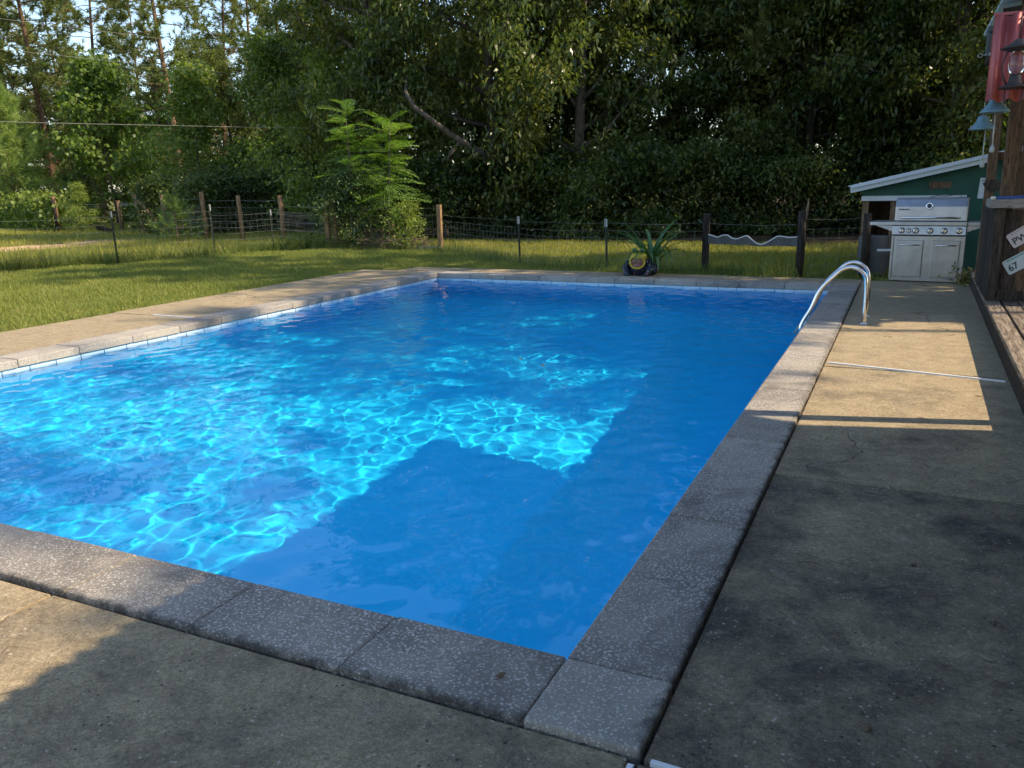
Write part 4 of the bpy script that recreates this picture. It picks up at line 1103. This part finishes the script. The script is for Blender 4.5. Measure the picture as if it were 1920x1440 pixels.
# ------------------------------------------------------------------ frog planter and strap-leaved plant
def frog():
    t = NT('painted_mosaic'); vo = t.n('ShaderNodeTexVoronoi', i_Scale=26.0); t.l(t.co(obj=True), vo.inputs['Vector'])
    sepc = t.n('ShaderNodeSeparateColor'); t.l(vo.outputs['Color'], sepc.inputs[0])
    c = t.ramp(sepc.outputs[0], [(0, (.012, .018, .05)), (.42, (.015, .04, .10)), (.58, (.03, .16, .18)), (.70, (.30, .09, .02)), (.80, (.42, .36, .30)), (.9, (.25, .26, .03))], 'CONSTANT')
    c = t.mix(t.ramp(vo.outputs[0], [(.28, 0), (.4, 1)]), c, (.012, .015, .03)); MOS = t.set(c, .25)
    YEL = m_plain('yellow_glaze', (.50, .38, .03), .25, var=.2, scale=14); GRN = m_plain('green_glaze', (.12, .24, .05), .25, var=.2)
    MTH = m_plain('mouth_glaze', (.16, .06, .035), .3, var=.5, scale=12)
    root = empty('frog_planter', (-3.73, 12.66, DZ)); tag(root, 'painted ceramic frog planter with wide open mouth on the far deck', 'planter')
    MB().lathe([(.15, 0), (.19, .02), (.215, .09), (.20, .18), (.17, .25), (.15, .28), (.12, .28)], n=28).build('body', MOS, root)
    hd = MB().ball((0, -.10, .285), (.135, .12, .085), 20).build('head', YEL, root)
    pts = [(.115 * math.cos(a), -.205 + .01 * math.cos(2 * a), .215 + .095 * math.sin(a)) for a in [2 * math.pi * k / 24 for k in range(25)]]
    MB().tube(pts, .018, 8, False).build('lip', YEL, hd)
    MB().ball((0, -.19, .215), (.11, .03, .088), 18).build('mouth', MTH, hd)
    MB().ball((0, -.215, .165), (.06, .02, .03), 12).build('tongue', m_plain('tongue', (.30, .12, .10), .3), hd)
    for s in (-1, 1):
        e = MB().ball((s * .062, -.13, .385), (.045, .045, .045), 14).build('eye', GRN, hd)
        MB().ball((s * .062, -.168, .388), (.022, .012, .026), 10).build('pupil', INK, e)
        MB().tube([(s * .16, -.10, .20), (s * .20, -.16, .12), (s * .165, -.21, .03), (s * .14, -.235, .02)], [.055, .06, .045, .03], 10).build('front_leg', MOS, root)
        MB().ball((s * .15, -.24, .018), (.05, .055, .022), 12).build('foot', MOS, root)
        MB().ball((s * .20, .02, .09), (.075, .12, .09), 14).build('haunch', MOS, root)
frog()
def crinum():
    root = empty('strap_leaf_plant', (-3.60, 12.78, DZ)); tag(root, 'spreading plant with long arching strap leaves behind the frog planter', 'plant')
    rng = random.Random(21)
    def leaf(L, w_, curl):
        V = []; F = []; n = 9
        x = z = 0.0; a = 1.35
        for i in range(n + 1):
            t = i / n; ww = w_ * (min(1, .55 + t * 1.5)) * (1 - t ** 3) + .001
            V += [(x, -ww / 2, z + ww * .18), (x, 0, z), (x, ww / 2, z + ww * .18)]
            x += math.cos(a) * L / n; z += math.sin(a) * L / n; a -= curl / n * (.4 + 1.4 * t)
        for i in range(n):
            for k in range(2): b = i * 3 + k; F.append((b, b + 1, b + 4, b + 3))
        me = bpy.data.meshes.new('leaf'); me.from_pydata(V, [], F)
        for p in me.polygons: p.use_smooth = True
        me.materials.append(L_CRIN); return me
    kinds = [leaf(.95, .075, .8), leaf(.95, .072, 1.35), leaf(.95, .066, 2.1), leaf(.9, .07, 2.8)]
    for i in range(32):
        k = i % 4
        link('leaf', kinds[k], None, root, (rng.uniform(-.05, .05), rng.uniform(-.05, .05), .12 if k < 2 else .1), (rng.uniform(-.15, .15), rng.uniform(.0, .5), i * 2.4 + rng.uniform(-.3, .3)), (rng.uniform(.8, 1.08),) * 3)
    MB().tube([(0, 0, -.02), (0, 0, .2)], [.08, .06], 10).build('bulb', L_CRIN, root)
crinum()

# odds and ends by the grill
tag(MB().lathe([(.2, 0), (.215, .03), (.22, .3), (.215, .58), (.2, .6), (.18, .6), (.17, .55)], n=24).build('grey_barrel', m_plain('grey_barrel', (.09, .09, .09), .6), None, (-.42, 13.75, GZ)), 'grey barrel half hidden behind the grill', 'barrel')
tag(MB().bar((-.35, 13.22, .37), (-.13, 13.22, .375), .05, .03).build('pale_stick', WHT), 'pale board end poking out beside the grill', 'board')
rw = np.random.RandomState(17); n = 420
C = np.column_stack([rw.normal(.88, .12, n), rw.normal(12.55, .10, n), np.abs(rw.normal(.05, .09, n)) + DZ])
wd = link('weed_tuft', fast_mesh('weed_tuft', leaf_quads(rw, C, .07, .03, -.4), 4), m_leaf('dry_weed', (.10, .10, .03), (.22, .20, .07), (.38, .33, .16), .3)); tag(wd, 'yellowing weeds at the foot of the grill', 'weeds', kind='stuff')

# ------------------------------------------------------------------ grass
G_LAWN = m_leaf('lawn_grass', (.10, .135, .022), (.18, .22, .04), (.27, .28, .075), .3, .6)
G_FIELD = m_leaf('pasture_grass', (.18, .20, .035), (.31, .30, .06), (.45, .38, .13), .35, .6)
G_WEED = m_leaf('fence_weeds', (.06, .10, .02), (.11, .16, .035), (.19, .22, .06), .3, .6)
def blades(name, P, h, w_, m, label, seed=0, lean=.45, hv=.45, zb=GZ):
    rng = np.random.RandomState(seed); n = len(P)
    a = rng.uniform(0, 6.283, n); b = np.column_stack([P, np.full(n, zb - .005)])
    s = np.column_stack([np.cos(a), np.sin(a), np.zeros(n)]) * w_ / 2
    hh = (h if np.ndim(h) else np.full(n, h)) * rng.uniform(1 - hv, 1 + hv, n)
    tip = b + np.column_stack([rng.normal(size=n) * lean * hh, rng.normal(size=n) * lean * hh, hh])
    o = link(name, fast_mesh(name, np.stack([b - s, b + s, tip], 1), 3), m); tag(o, label, kind='stuff'); return o
def scatter(rng, n, x0, x1, y0, y1, ok):
    P = np.column_stack([rng.uniform(x0, x1, n), rng.uniform(y0, y1, n)]); return P[ok(P)]
rg = np.random.RandomState(9)
DX = PX0 - CW - 1.38
def fence_y(x): return np.interp(x, [-17.2, -14.83, -13.83, -12.84, -9.72, -6.48, -4.58, -2.9, -1.4, 0], [7, 12.15, 15.8, 16.66, 16.73, 14.09, 13.52, 13.49, 13.1, 13.4])
edge_n = lambda P: .05 * np.sin(P[:, 1] * 5.1) + .04 * np.sin(P[:, 1] * 13 + 1)
def lawn_ok(P):
    x, y = P[:, 0], P[:, 1]
    left = (x < DX + edge_n(P)); far = (y > 12.88 + .03 * np.sin(x * 7)) | left
    return (left | far) & (y < fence_y(x) + .35) & ~((x > -.95) & (y < 12.9)) & ~((x > -.7) & (y > 13.2))
P = np.vstack([scatter(rg, 190000, -15.5, DX + .06, 3.6, 17, lawn_ok), scatter(rg, 60000, DX, -.1, 12.2, 17, lawn_ok)])
lh = .055 * (1 + .35 * np.sin(P[:, 0] * 3.1 + np.sin(P[:, 1] * 2.3)) * np.sin(P[:, 1] * 2.7))
P2 = (np.sin(P[:, 0] * 5.7 + 2 * np.sin(P[:, 1] * 1.9)) * np.sin(P[:, 1] * 4.9 + np.sin(P[:, 0] * 2.1)) > -.55) | (rg.uniform(0, 1, len(P)) < .35)
blades('lawn_grass', P[P2], lh[P2], .010, G_LAWN, 'short mown lawn grass between the deck and the fence', 1)
def field_ok(P):
    x, y = P[:, 0], P[:, 1]
    v = np.sin(x * .9 + 1) * np.sin(y * .7) + np.sin(x * .31 + y * .53)
    path = (np.abs(x + 22.0) < .95 + .3 * np.sin(y * 2.1)) & (y < 18.5) & (rg.uniform(0, 1, len(x)) < .93)
    return (y > fence_y(x) + .1) & ~path & (v > -1.1 + rg.uniform(-.3, .3, len(x)))
P = np.vstack([scatter(rg, 90000, -34, -12, 9, 30, field_ok), scatter(rg, 60000, -13, 0, 13, 20, field_ok)])
hx = np.where(P[:, 0] < -12, .13, .085)
blades('pasture_grass', P, hx, .016, G_FIELD, 'rough yellow green pasture grass beyond the fence', 2)
# taller weeds along the fence line
T_ = rg.uniform(-17.2, -1.0, 30000); off = rg.normal(size=30000) * .22
dens = .5 + .5 * np.sin(T_ * 1.7) * np.sin(T_ * .6 + 2)
keep = rg.uniform(0, 1, 30000) < np.where(T_ < -12, .3 + .6 * dens, .10 + .25 * dens)
P = np.column_stack([T_ + off * .5, fence_y(T_) + off])[keep]
hh = np.where(P[:, 0] < -12.5, .30, .16)
blades('fence_weeds', P, hh, .012, G_WEED, 'taller weeds growing along the fence line', 3, .35, .7)

# ------------------------------------------------------------------ litter
NEED = m_plain('brown_needle', (.10, .05, .025), .8)
def litter():
    rng = random.Random(31); root_m = []
    spots = []
    for i in range(7): spots.append((rng.uniform(-3.2, -1.9), rng.uniform(1.2, 1.7)))
    for i in range(12): spots.append((rng.uniform(-.42, .65), rng.uniform(1.6, 8.5)))
    m = MB()
    for x, y in spots:
        for k in range(rng.choice((1, 2, 3))):
            a = rng.uniform(0, 6.28); L = rng.uniform(.04, .09); c = rng.uniform(-.03, .03)
            m.tube([(x, y, DZ + .004), (x + math.cos(a) * L * .5 - math.sin(a) * c, y + math.sin(a) * L * .5 + math.cos(a) * c, DZ + .006), (x + math.cos(a) * L, y + math.sin(a) * L, DZ + .004)], .0011, 3, False)
    # debris packed along the outer edge of the coping
    for i in range(900):
        if rng.random() < .72: x, y = PX1 + CW + rng.gauss(.012, .012), rng.uniform(2.0, 11.5)
        else: x, y = rng.uniform(-4.5, -.5), PY0 - CW - .012 + rng.gauss(0, .008)
        a = rng.uniform(0, 6.28) if rng.random() < .5 else 1.57 + rng.gauss(0, .3); L = rng.uniform(.01, .05)
        z = -.03 + rng.uniform(-.01, .006)
        m.tube([(x, y, z), (x + math.cos(a) * L, y + math.sin(a) * L, z + rng.uniform(0, .008))], .0016, 3, False)
    o = m.build('pine_needle_litter', NEED); tag(o, 'fallen pine needles and debris strewn on the concrete', kind='stuff')
    LF = m_leaf('dead_leaf', (.10, .06, .03), (.18, .12, .07), (.28, .22, .15), .1, .7)
    me = bpy.data.meshes.new('fallen_leaf')
    me.from_pydata([(-.03, 0, .004), (-.008, -.012, .010), (.012, -.010, .006), (.03, 0, .012), (.012, .011, .004), (-.008, .012, .002), (0, 0, .009)], [], [(0, 1, 6), (1, 2, 6), (2, 3, 6), (3, 4, 6), (4, 5, 6), (5, 0, 6)])
    me.materials.append(LF)
    D = [((1625, 1047), (.13, 3.22)), ((0, 0), (.33, 2.62)), ((0, 0), (.02, 2.12)), ((0, 0), (.37, 2.86)), ((0, 0), (-.18, 1.72)), ((0, 0), (-.97, 1.92)), ((0, 0), (.2, 4.45)), ((0, 0), (-.30, 4.75)), ((0, 0), (.52, 6.95))]
    for i, (_, (x, y)) in enumerate(D):
        z = DZ if not (PX1 < x < PX1 + CW or y > PY0 - CW and x < PX1) else 0.0
        tag(link('fallen_leaf', me, None, None, (x, y, z + .002), (rng.uniform(-.1, .1), rng.uniform(-.1, .1), rng.uniform(0, 6)), (rng.uniform(.5, .8),) * 3), 'small dead leaf ' + ('on the deck beside the coping joint of the fourth stone', 'on the dark deck near the platform', 'on the dark deck nearest the coping corner', 'on the dark deck, farther of two near the platform', 'on the deck beside the white strip at the coping corner', 'on the front coping stone next to the corner', 'in the shade before the sunlit deck patch', 'on the deck edge where the sunlit patch begins', 'on the deck by the platform near the white strip')[i], 'leaf', 'dead leaves on the concrete')
    for (x, y), lb in zip(((-4.2, 10.2), (-3.4, 6.2), (-3.0, 6.5), (-2.7, 6.3)), ('far leaf floating on the pool towards the frog planter', 'first of three leaves floating mid pool, nearest the camera side', 'middle of three leaves floating mid pool', 'last of three leaves floating mid pool, nearest the ladder')):
        tag(link('floating_leaf', me, None, None, (x, y, WZ + .004), (0, 0, rng.uniform(0, 6)), (1.1, 1.1, .6)), lb, 'leaf', 'leaves floating on the pool')
litter()
